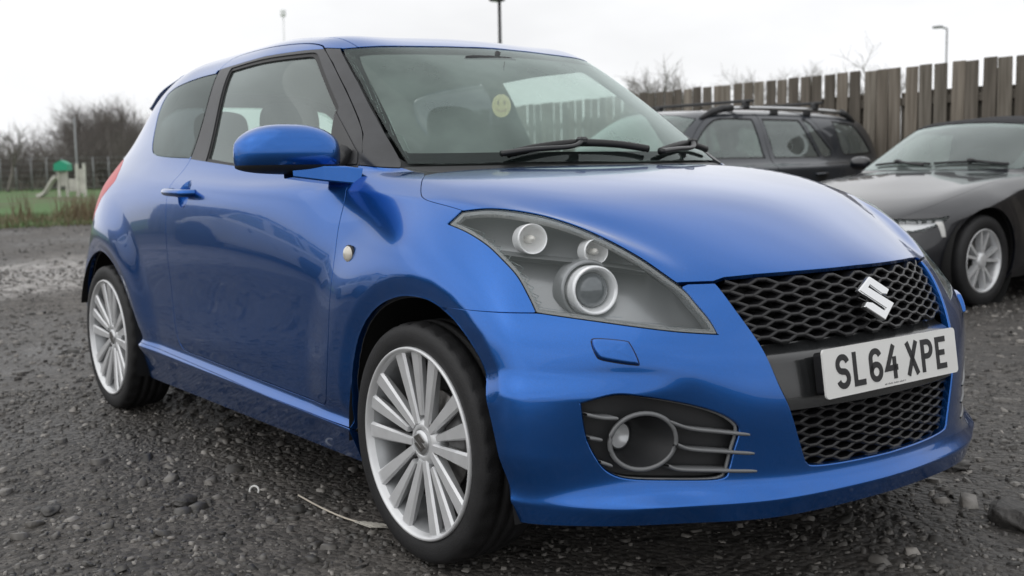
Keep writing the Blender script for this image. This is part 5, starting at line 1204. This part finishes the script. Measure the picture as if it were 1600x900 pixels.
# ------------------------------------------------------------------ the two dark cars parked nose-out along the fence
def stations(rows):
    """(x, [(Y,z)...]) or explicit triples"""
    return [[(r_[0],) + tuple(q) if len(q) == 2 else tuple(q) for q in r_[1]] for r_ in rows]
def skirt_rows(top, zb, belly=1.012, nose=.10, tail=.10):
    fr = (0, .12, .2, .38, .56, .74, .9); ky = (.935, .972, .98, .995, 1.005, belly, belly); SD, FR, RR = [], [], []
    for r_ in top: SD.append([(r_[0][0], r_[0][1] * k + .006, zb + (r_[0][2] - zb) * f) for f, k in zip(fr, ky)])
    for q in top[-1][1:]: FR.append([(q[0] + nose * b_, q[1] * (1.06 - .06 * f), zb + .03 + (q[2] - zb - .03) * f) for f, b_ in zip(fr, (.6, .95, 1, .95, .85, .6, .3))])
    for q in top[0][1:]: RR.append([(min(q[0], top[0][0][0]) - tail * b_, q[1] * (1.1 - .1 * f), zb + .03 + (max(q[2] * .6 + .3 * top[0][0][2], .5) - zb) * f) for f, b_ in zip(fr, (.6, .95, 1, .95, .85, .6, .3))]);
    for j, (f, b_) in enumerate(zip(fr, (.3, .5, .55, .5, .45, .3, .1))):
        x, y, z = SD[-1][j]; SD[-1][j] = (x + nose * b_, y, z); x, y, z = SD[0][j]; SD[0][j] = (x - tail * b_, y, z)
    return SD, FR, RR
def make_skin(rows, zb, **k):
    top = stations(rows); SD, FR, RR = skirt_rows(top, zb, **{a: k.pop(a) for a in list(k) if a in ('belly', 'nose', 'tail')})
    co, fl = build_shell(3, top, SD, FR, RR, iters=3, **k); tri = np.vstack([fl[:, [0, 1, 2]], fl[:, [0, 2, 3]]])
    a, b, c = co[tri[:, 0]], co[tri[:, 1]], co[tri[:, 2]]
    if (np.cross(b - a, c - a)[:, 1] * (a[:, 1] > .6)).sum() < 0: tri = tri[:, ::-1]
    return co, tri
def flare(co, axles, amp=.012, r0=.42, r1=.60):
    for xc in axles:
        r_ = np.hypot(co[:, 0] - xc, co[:, 2] - .31); co[:, 1] += amp * smoothstep(r1, r0, r_) * smoothstep(.5, .65, co[:, 1])
    return co
def sidep(poly): return lambda c: np.where(c[:, 1] > .35, sd_poly(pS(c), poly), .5)
def disc(xc, rad): return lambda c: np.hypot(c[:, 0] - xc, c[:, 2] - .31) - rad + np.where(c[:, 1] > .45, 0, .5)
def star_wheel(parent, loc, sg, r_rim, spokes, mat, rz=0, rt=.312):
    W = bpy.data.objects.new('wheel', None); COL.objects.link(W); W.parent = parent; W.location = loc; W.rotation_euler = (0, rz, 0 if sg < 0 else math.pi)
    prof = [(r_rim - .004, .085), (r_rim + .015, .10), (r_rim + .04, .105), (rt - .02, .10), (rt - .006, .088), (rt, .065), (rt, -.065), (rt - .006, -.088), (rt - .03, -.105), (r_rim, -.085)]
    MB().lathe([(a, -h) for a, h in prof], 60).build('tyre', M['rubber'], W)
    MB().lathe([(a, -h) for a, h in ((r_rim + .002, .075), (r_rim + .003, .092), (r_rim - .004, .096), (r_rim - .012, .085), (r_rim - .022, .05), (r_rim - .03, -.08))], 60).build('rim', mat, W)
    for k in range(spokes):
        a = 2 * math.pi * (k // 2) / (spokes / 2) + (R(13) if k % 2 else -R(13)) + R(90); a0 = 2 * math.pi * (k // 2) / (spokes / 2) + (R(5) if k % 2 else -R(5)) + R(90); rows = []
        for t in np.linspace(0, 1, 4):
            p = np.array((math.cos(a0) * .035 * (1 - t) + math.cos(a) * (r_rim - .008) * t, 0, math.sin(a0) * .035 * (1 - t) + math.sin(a) * (r_rim - .008) * t)); tn = np.array((-math.sin(a), 0, math.cos(a))); w_ = .012 + .002 * t; h = .075 + .006 * t
            rows.append([p - tn * w_ + (0, -h + .04, 0), p - tn * w_ * .8 + (0, -h, 0), p + tn * w_ * .8 + (0, -h, 0), p + tn * w_ + (0, -h + .04, 0)])
        MB().grid(np.array(rows), smooth=False).build('spoke', mat, W)
    MB().lathe([(a, -h) for a, h in ((.06, .04), (.055, .078), (.03, .086), (.0005, .087))], 24).build('hub', mat, W)
    MB().lathe([(.0005, -.01), (.13, -.01), (.14, .01)], 30).build('brake_disc', M['steel'], W); return W

# --- estate car
M['est_paint'] = car_paint('charcoal_paint', (.030, .036, .046), metal=.3, dirt=.2)
EST_TOP = [(-3.4, [(-3.42, .66, .95), (-3.45, .62, 1.02), (-3.44, .585, 1.12), (-3.34, .53, 1.32), (-3.30, .30, 1.40), (-3.29, 0, 1.41)]),
 (-3.28, [(-3.28, .76, .95), (-3.28, .70, 1.01), (-3.27, .65, 1.13), (-3.18, .563, 1.36), (-3.16, .31, 1.43), (-3.15, 0, 1.445)]),
 (-3.0, [(.80, .95), (.735, 1.0), (.68, 1.15), (.578, 1.395), (.32, 1.45), (0, 1.465)]), (-2.65, [(.825, .945), (.755, .995), (.69, 1.16), (.583, 1.41), (.32, 1.465), (0, 1.48)]),
 (-2.3, [(.833, .94), (.763, .99), (.695, 1.16), (.585, 1.415), (.33, 1.47), (0, 1.487)]), (-1.95, [(.835, .94), (.765, .985), (.695, 1.16), (.585, 1.415), (.33, 1.472), (0, 1.489)]),
 (-1.6, [(.835, .938), (.765, .983), (.695, 1.16), (.583, 1.413), (.33, 1.468), (0, 1.485)]), (-1.28, [(.833, .936), (.764, .981), (.694, 1.155), (.575, 1.403), (.33, 1.452), (0, 1.468)]),
 (-1.0, [(-1.0, .83, .935), (-1.0, .762, .98), (-1.0, .69, 1.14), (-1.05, .555, 1.375), (-.98, .32, 1.415), (-.95, 0, 1.43)]),
 (-.72, [(-.72, .82, .93), (-.72, .752, .975), (-.72, .70, 1.065), (-.74, .615, 1.19), (-.62, .34, 1.22), (-.57, 0, 1.23)]),
 (-.5, [(-.5, .80, .92), (-.49, .75, .955), (-.48, .715, .975), (-.44, .67, .99), (-.33, .34, .995), (-.28, 0, 1.0)]),
 (-.3, [(-.3, .79, .90), (-.3, .73, .935), (-.3, .64, .955), (-.25, .45, .965), (-.2, .22, .97), (-.17, 0, .97)]),
 (-.05, [(-.05, .78, .87), (-.05, .70, .90), (-.03, .58, .92), (.0, .41, .93), (.03, .2, .935), (.04, 0, .935)]),
 (.2, [(.2, .76, .83), (.21, .67, .86), (.23, .55, .875), (.26, .40, .885), (.29, .2, .89), (.3, 0, .89)]),
 (.43, [(.42, .70, .79), (.45, .60, .81), (.48, .50, .82), (.52, .38, .825), (.55, .19, .83), (.56, 0, .83)]),
 (.6, [(.58, .62, .73), (.65, .53, .73), (.70, .43, .73), (.74, .33, .735), (.77, .17, .74), (.78, 0, .74)])]
_co, _tr = make_skin(EST_TOP, .20, nose=.09, tail=.12)
_co = flare(_co, (0, -2.6)); ESK = Surf(_co, vnormals(_co, _tr), _tr)
E_FD = catmull([(-.80, 1.012), (-.86, 1.10), (-1.02, 1.255), (-1.16, 1.345), (-1.28, 1.378), (-1.62, 1.382), (-1.665, 1.372), (-1.70, 1.012)], True, 5, (0, 6, 7))
E_RD = catmull([(-1.82, 1.012), (-1.785, 1.382), (-2.28, 1.378), (-2.44, 1.015)], True, 5, (0, 1, 2, 3))
E_QL = catmull([(-2.48, 1.02), (-2.325, 1.376), (-2.40, 1.368), (-2.52, 1.22), (-2.63, 1.08), (-2.60, 1.022)], True, 5, (0, 1, 5))
E_RQ = catmull([(-2.80, 1.035), (-2.755, 1.355), (-2.78, 1.368), (-3.02, 1.345), (-3.10, 1.31), (-3.26, 1.10), (-3.23, 1.055)], True, 5, (0,))
E_WS = np.array([(-1.04, 1.372), (-.93, 1.305), (-.74, 1.175), (-.58, 1.065), (-.455, .99), (-.2, .93), (.1, .93), (.1, 1.2), (-.6, 1.46), (-1.04, 1.46)])
E_WT = [(0, 1.422), (.2, 1.418), (.4, 1.402), (.56, 1.368)]
e_ws = lambda c: mx(sd_poly(pS(c), E_WS), above(pF(c), E_WT), .998 - c[:, 2], -1.15 - c[:, 0])
E_DOOR1 = catmull([(-.62, .30), (-.58, .6), (-.60, .95), (-.70, 1.01), (-.83, 1.14), (-1.0, 1.29), (-1.15, 1.385), (-1.28, 1.412), (-1.70, 1.415), (-1.745, 1.40), (-1.76, 1.0), (-1.77, .6), (-1.74, .34), (-1.68, .30)], True, 5)
E_DOOR2 = catmull([(-1.79, .30), (-1.775, .6), (-1.765, 1.0), (-1.75, 1.40), (-1.79, 1.415), (-2.36, 1.41), (-2.46, 1.39), (-2.60, 1.20), (-2.70, 1.02), (-2.55, .80), (-2.28, .66), (-2.20, .50), (-2.17, .34), (-2.12, .30)], True, 5)
def make_estate(name, label, paint, loc, rz):
    C = thing(name, label, 'car', loc, rz); gl = (sidep(E_FD), sidep(E_RD), sidep(E_QL), sidep(E_RQ)); doors = (sidep(E_DOOR1), sidep(E_DOOR2))
    allgl = lambda c: np.minimum.reduce([f(c) for f in gl]); arch = lambda c: np.minimum(disc(0, .37)(c), disc(-2.6, .37)(c))
    rw = lambda c: np.where(c[:, 0] < -3.15, sd_poly(pF(c), np.array([(-.1, 1.08), (.40, 1.08), (.38, 1.25), (.25, 1.30), (-.1, 1.31)])), .5)
    body = lambda c: mx(.003 - np.minimum(*[d(c) for d in doors]), -arch(c), .002 - e_ws(c), .003 - sidep(E_RQ)(c))
    ESK.clip(body, 1).both().build('body', paint, C, .012)
    for sg in (-1, 1):
        D = []
        for k, d in enumerate(doors):
            o = ESK.clip(lambda c: mx(d(c) + .002, -allgl(c), -arch(c)), 2).side(sg).build('door', paint, C, .012); D.append(o)
            xh = (-1.50, -2.34)[k]; y0 = .845
            S = ESK.clip(lambda c: np.hypot((c[:, 0] - xh) / 1.15, c[:, 2] - .845) - .055 + np.where(c[:, 1] > .5, 0, 1), 2).offset(.001); S.side(sg).build('handle_recess', M['black_trim'], o, 0)
            MB().tube(np.array([(xh - .08, y0, .86), (xh - .05, y0 + .035, .862), (xh + .05, y0 + .035, .862), (xh + .08, y0, .86)]) * [1, sg, 1], .014, 8).build('door_handle', paint, o)
        for f, nm, par in ((gl[0], 'window', D[0]), (gl[1], 'window', D[1]), (gl[2], 'quarter_light', D[1]), (gl[3], 'rear_side_window', C)):
            ESK.clip(lambda c: f(c) + .012, 1).offset(-.006).side(sg).build(nm, M['est_glass'], par, 0)
            ESK.clip(lambda c: mx(f(c) + .001, -.014 - f(c)), 1, .016).offset(-.003).side(sg).build('window_seal', M['seal'], par, .008)
        MR = bpy.data.objects.new('door_mirror', None); COL.objects.link(MR); MR.parent = C
        MB().box((-.70, sg * .95, 1.0), (.10, .22, .15), bev=.045).build('mirror_cover', M['plastic'], MR, sub=2); MB().tube([(-.68, sg * .76, .965), (-.69, sg * .87, .975)], .03, 8).build('mirror_arm', M['plastic'], MR)
        # roof rail with dark ends
        RA = bpy.data.objects.new('roof_rail', None); COL.objects.link(RA); RA.parent = C; yr = .565
        def rz_(x): 
            h = ebv.ray_cast(Vector((x, yr, 3)), Vector((0, 0, -1))); return h[0].z if h[0] else 1.42
        MB().tube(np.array([(x, sg * yr, rz_(x) + .058) for x in np.linspace(-1.45, -2.95, 14)]), .018, 10).build('rail_bar', M['satin'], RA)
        for (x0, x1) in ((-1.08, -1.46), (-2.94, -3.14)):
            h0 = [.0, .035, .058, .060] if x0 > -2 else [.060, .05, .03, .0]
            MB().tube(np.array([(x, sg * yr, rz_(max(x, -3.12)) + h) for x, h in zip(np.linspace(x0, x1, 4), h0)]), [.016, .024, .027, .026] if x0 > -2 else [.026, .026, .022, .014], 10, flat=1.3).build('rail_end', M['plastic'], RA)
        for x in (-2.0, -2.45): MB().box((x, sg * yr, rz_(x) + .02), (.10, .03, .05), bev=.01).build('rail_foot', M['plastic'], RA)
    for x in (-1.62, -2.55):
        RB = bpy.data.objects.new('roof_bar', None); COL.objects.link(RB); RB.parent = C
        MB().box((x, 0, 1.540), (.045, 1.32, .026), bev=.006).build('cross_bar', M['plastic'], RB)
        for sg in (-1, 1): MB().box((x, sg * .575, 1.505), (.07, .06, .07), bev=.012).build('bar_clamp', M['plastic'], RB)
    ESK.clip(lambda c: e_ws(c) + .003, 1).both().build('windscreen', M['est_glass'], C, .003); ESK.clip(lambda c: mx(e_ws(c) + .003, -.035 - e_ws(c)), 1, .016).offset(-.004).both().build('windscreen_border', M['black_trim'], C, 0)
    ESK.clip(lambda c: rw(c) + .002, 1).offset(.003).both().build('rear_window', M['tint_glass'], C, .003)
    ESK.clip(lambda c: mx(.012 - allgl(c), -e_ws(c), -arch(c)), 0).offset(-.03).both().build('inner_body', pbr('dark_cabin', (.02, .021, .022), .9), C, 0)
    for x, y in ((-1.6, -.36), (-1.6, .36), (-2.4, -.36), (-2.4, .36)):
        ST = bpy.data.objects.new('seat', None); COL.objects.link(ST); ST.parent = C
        MB().box((x, y, .86), (.16, .46, .50), bev=.06).build('backrest', M['cloth'], ST, sub=1)
        if x > -2: MB().box((x - .04, y, 1.2), (.10, .24, .16), bev=.04).build('headrest', M['cloth'], ST, sub=1)
    MB().box((-.62, 0, .93), (.4, 1.3, .10), bev=.04).build('dashboard', M['cabin'], C, sub=1); MB().box((-1.5, 0, .27), (3.6, 1.2, .06)).build('underbody', M['under'], C)
    for x in (0, -2.6):
        for sg in (-1, 1):
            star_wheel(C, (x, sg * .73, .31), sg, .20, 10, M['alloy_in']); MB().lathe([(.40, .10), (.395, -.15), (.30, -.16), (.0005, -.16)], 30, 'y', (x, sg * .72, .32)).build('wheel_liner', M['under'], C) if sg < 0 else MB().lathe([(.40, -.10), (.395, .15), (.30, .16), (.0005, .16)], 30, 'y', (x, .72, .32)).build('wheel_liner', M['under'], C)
    for sg in (-1, 1): MB().box((.60, sg * .55, .66), (.16, .34, .13), bev=.04).build('headlight', M['lens_solid'], C, sub=1)
    MB().box((.80, 0, .66), (.10, .62, .12), bev=.03).build('grille', M['gloss_black'], C)
    return C
ebv = BVHTree.FromPolygons([Vector(p) for p in ESK.co], [tuple(int(i) for i in t) for t in ESK.tri])
M['est_glass'] = glass('green_tint_glass', (.40, .54, .49), 1.6, mist=.20); M['lens_solid'] = pbr('lamp_clear', (.5, .5, .5), .08, coat=1)
EST = make_estate('estate_car', 'charcoal estate car with roof rails and cross bars parked against the fence', M['est_paint'], (-5.41, 4.12, 0), R(-90)); EST.scale = (1.10, 1, 1.03)
# a pale car stands by the opposite fence and shows in the blue door
WHT = copy_tree(EST); WHT.name = 'white_estate_car'; tag(WHT, 'white estate car by the opposite fence, seen mirrored in the blue door', 'car'); WHT.location = (-11.6, -5.6, 0); WHT.rotation_euler = (0, 0, R(168))
wp = car_paint('white_paint', (.72, .72, .72), metal=0, flake=.02)
def repaint(o):
    if o.type == 'MESH' and o.data.materials and o.data.materials[0] == M['est_paint']: o.material_slots[0].link = 'OBJECT'; o.material_slots[0].material = wp
    for c in o.children: repaint(c)
repaint(WHT)

# --- black roadster
M['z_paint'] = car_paint('black_paint', (.004, .005, .009), metal=0, dirt=.05)
Z_TOP = [(-3.2, [(-3.10, .66, .80), (-3.15, .55, .84), (-3.15, .45, .86), (-3.15, .33, .87), (-3.15, .17, .87), (-3.15, 0, .87)]),
 (-3.0, [(.80, .82), (.68, .88), (.55, .90), (.4, .91), (.2, .915), (0, .915)]), (-2.7, [(.86, .84), (.72, .91), (.60, .95), (.45, .98), (.22, 1.0), (0, 1.0)]),
 (-2.35, [(.875, .85), (.73, .92), (.64, 1.02), (.52, 1.17), (.27, 1.225), (0, 1.24)]), (-2.1, [(.875, .85), (.735, .92), (.65, 1.06), (.54, 1.245), (.28, 1.30), (0, 1.315)]),
 (-1.9, [(.875, .85), (.735, .92), (.655, 1.08), (.545, 1.268), (.29, 1.325), (0, 1.34)]), (-1.7, [(.873, .85), (.738, .92), (.66, 1.08), (.548, 1.275), (.29, 1.33), (0, 1.345)]),
 (-1.5, [(.87, .85), (.74, .92), (.665, 1.075), (.553, 1.265), (.3, 1.312), (0, 1.328)]),
 (-1.3, [(-1.3, .868, .85), (-1.3, .742, .92), (-1.3, .68, 1.05), (-1.33, .570, 1.240), (-1.26, .31, 1.278), (-1.23, 0, 1.292)]),
 (-1.05, [(-1.05, .865, .845), (-1.05, .748, .912), (-1.05, .705, .97), (-1.06, .635, 1.082), (-.93, .34, 1.113), (-.88, 0, 1.124)]),
 (-.82, [(-.82, .862, .835), (-.82, .765, .89), (-.81, .722, .905), (-.78, .682, .92), (-.62, .35, .925), (-.56, 0, .925)]),
 (-.62, [(-.62, .862, .815), (-.62, .755, .872), (-.6, .62, .888), (-.53, .45, .893), (-.46, .22, .898), (-.43, 0, .898)]),
 (-.3, [(-.3, .862, .765), (-.3, .745, .838), (-.28, .60, .850), (-.23, .42, .848), (-.2, .2, .848), (-.18, 0, .848)]),
 (0, [(0, .862, .70), (0, .745, .785), (.01, .58, .795), (.03, .40, .792), (.05, .2, .792), (.06, 0, .792)]),
 (.28, [(.28, .81, .635), (.29, .68, .70), (.30, .55, .718), (.32, .38, .722), (.33, .19, .727), (.34, 0, .728)]),
 (.46, [(.46, .70, .59), (.52, .56, .61), (.56, .44, .62), (.60, .31, .628), (.63, .155, .633), (.645, 0, .635)])]
_co, _tr = make_skin(Z_TOP, .17, nose=.10, tail=.10, belly=1.008)
_co = flare(_co, (0, -2.5), .016); ZSK = Surf(_co, vnormals(_co, _tr), _tr); zbv = BVHTree.FromPolygons([Vector(p) for p in ZSK.co], [tuple(int(i) for i in t) for t in ZSK.tri])
Z_WS = np.array([(-1.325, 1.237), (-1.2, 1.168), (-1.06, 1.080), (-.92, .996), (-.79, .922), (-.6, .87), (-.3, .87), (-.3, 1.1), (-1.0, 1.36), (-1.325, 1.36)])
z_ws = lambda c: mx(sd_poly(pS(c), Z_WS), above(pF(c), [(0, 1.284), (.2, 1.280), (.4, 1.264), (.57, 1.236)]), .925 - c[:, 2], -1.4 - c[:, 0])
Z_HL = catmull([(.02, .597), (.12, .607), (.24, .606), (.36, .612), (.455, .628), (.40, .578), (.30, .535), (.17, .520), (.05, .552)], True, 5, (0, 4))
z_hl = lambda c: np.where((c[:, 0] > .1) & (c[:, 2] > .4), sd_poly(pH(c), Z_HL), .5)
Z_MK = np.array([(.385, .590), (.420, .590), (.400, .490), (.372, .490)]); z_mk = sidep(Z_MK)
Z_HOOD = catmull([(-.9, -.17), (-.62, -.125), (-.3, -.098), (0, -.045), (.28, -.025), (.5, -.06), (.7, -.1)])
z_hood = lambda c: mx(above(pD(c), Z_HOOD), -above(pT(c), [(0, -.50), (.3, -.56), (.5, -.64), (.7, -.74)]), -.85 - c[:, 0], .60 - c[:, 2])
Z_SG = catmull([(-1.00, .955), (-1.12, 1.05), (-1.38, 1.205), (-1.46, 1.225), (-1.95, 1.215), (-2.05, .955)], True, 5, (0, 4, 5)); z_sg = sidep(Z_SG)
z_roof = lambda c: mx(c[:, 0] + 1.22, -2.72 - c[:, 0], .930 - c[:, 2], above(pS(c), [(-2.72, 2.0), (-1.2, 2.0)]))
z_door = sidep(catmull([(-.92, .30), (-.90, .6), (-.93, .86), (-1.0, .935), (-1.6, .945), (-2.06, .935), (-2.12, .80), (-2.12, .55), (-2.06, .36), (-1.98, .30)], True, 5))
RD = thing('roadster_car', 'black soft-top roadster parked nose-out beside the charcoal estate car', 'car', (-2.62, 4.80, 0), R(-90))
z_arch = lambda c: np.minimum(disc(0, .365)(c), disc(-2.5, .365)(c))
ZSK.clip(lambda c: mx(.002 - z_hood(c), .002 - z_ws(c), .002 - z_hl(c), .001 - z_mk(c), -z_arch(c), .001 - mx(z_roof(c), -z_ws(c)), .002 - z_door(c), .002 - z_sg(c)), 1).both().build('body', M['z_paint'], RD, .014)
ZSK.clip(lambda c: mx(z_hood(c) + .002, .002 - z_hl(c), .001 - z_ws(c)), 2).both().build('hood', M['z_paint'], RD, .012)
ZSK.clip(lambda c: mx(z_roof(c) + .001, .002 - z_ws(c), .002 - z_sg(c), .002 - z_door(c)), 1).offset(.004).both().build('soft_top', pbr('roof_fabric', (.018, .018, .021), .85, bump=.4, bscale=300, vary=.2, vscale=6), RD, .014)
ZSK.clip(lambda c: z_ws(c) + .003, 2).both().build('windscreen', glass('roadster_glass', (.75, .88, .84), 1.5, mist=.16), RD, .004)
ZSK.clip(lambda c: mx(z_ws(c) + .002, -.028 - z_ws(c)), 1, .016).offset(-.003).both().build('windscreen_frame', M['gloss_black'], RD, 0)
ZSK.clip(lambda c: mx(-z_ws(c), .01 - z_sg(c), -z_arch(c), -z_hl(c) - .01), 0).offset(-.03).both().build('inner_body', pbr('roadster_cabin', (.025, .025, .027), .9), RD, 0)
for sg in (-1, 1):
    ZSK.clip(lambda c: mx(z_door(c) + .002), 2).side(sg).build('door', M['z_paint'], RD, .012); ZSK.clip(lambda c: z_sg(c) + .002, 1).side(sg).build('side_window', M['est_glass'], RD, .003)
    H = bpy.data.objects.new('headlight', None); COL.objects.link(H); H.parent = RD; M['z_lamp'] = pbr('roadster_lamp', (.75, .75, .75), .3, metal=.2)
    ZSK.clip(lambda c: z_hl(c) + .002, 2).side(sg).build('lens', M['lens'], H, .006); ZSK.clip(lambda c: z_hl(c) + .002, 1).offset(-.030).side(sg).build('lamp_housing', M['z_lamp'], H, -.026, 0)
    F = frame_from((.80, sg * .55, .05))
    for (x, y, z, rr) in ((.415, .712, .568, .050), (.490, .600, .572, .044)):
        MB().lathe([(rr * .3, -.035), (rr * .75, -.02), (rr, .01), (rr * 1.05, .0), (rr, -.03)], 24, 'x', (x - .03, sg * (y - .02), z), rot=F).build('reflector', M['bulb'], H)
    ZSK.clip(lambda c: z_mk(c) + .001, 2).offset(.001).side(sg).build('side_marker', pbr('marker_clear', (.62, .62, .60), .15, coat=.8), RD, .004)
    MR = bpy.data.objects.new('door_mirror', None); COL.objects.link(MR); MR.parent = RD
    MB().box((-1.10, sg * .93, .985), (.12, .20, .12), bev=.04).build('mirror_cover', M['z_paint'], MR, sub=2); MB().tube([(-1.10, sg * .76, .93), (-1.10, sg * .86, .96)], .025, 8).build('mirror_arm', M['z_paint'], MR)
    for x in (0, -2.5):
        star_wheel(RD, (x, sg * .765, .312), sg, .215, 10, M['alloy'], R(8 if x == 0 else 30))
        MB().lathe([(.39, sg * .09), (.385, -sg * .15), (.30, -sg * .16), (.0005, -sg * .16)], 30, 'y', (x, sg * .76, .315)).build('wheel_liner', M['under'], RD)
    K = [(.5 * .19 * math.cos(a) + sg * .13, .5 * .13 * math.sin(a) + .55) for a in np.linspace(0, 2 * math.pi, 25)[:-1]]
    MB().prism(K, 0, .03, ((.70, 0, 0), (0, 1, 0), (0, 0, 1), (1, 0, 0))).build('grille', M['gloss_black'], RD, bevel=.008)
    def zon(Y, z, lift):
        h = zbv.ray_cast(Vector((1, abs(Y), z)), Vector((-1, 0, 0))); n = h[1] if h[1].x > 0 else -h[1]; return (h[0].x + n.x * lift, Y, z + n.z * lift)
for (bl, arm) in (([(-.52, .955), (-.35, .965), (-.15, .968), (.05, .958)], [(.02, .938), (-.12, .950), (-.26, .968)]), ([(.08, .960), (.25, .968), (.42, .965), (.58, .95)], [(.60, .935), (.48, .948), (.34, .968)])):
    W = bpy.data.objects.new('wiper', None); COL.objects.link(W); W.parent = RD
    MB().tube(catmull([zon(*p, .015) for p in bl], step=5), .010, 6).build('wiper_blade', M['seal'], W); MB().tube(catmull([zon(*p, .03) for p in arm], step=5), .011, 6).build('wiper_arm', M['black_trim'], W); MB().box(zon(*arm[-1], .028), (.05, .06, .04), bev=.012).build('wiper_clip', M['black_trim'], W, sub=1)
MB().box((-1.25, 0, .25), (3.3, 1.2, .06)).build('underbody', M['under'], RD); MB().box((-1.0, 0, .88), (.3, 1.2, .10), bev=.04).build('dashboard', M['cabin'], RD, sub=1)
for y in (-.36, .36):
    ST = bpy.data.objects.new('seat', None); COL.objects.link(ST); ST.parent = RD; MB().box((-1.95, y, .72), (.18, .46, .46), bev=.07).build('backrest', M['cloth'], ST, sub=1); MB().box((-2.0, y, 1.02), (.10, .24, .15), bev=.04).build('headrest', M['cloth'], ST, sub=1)
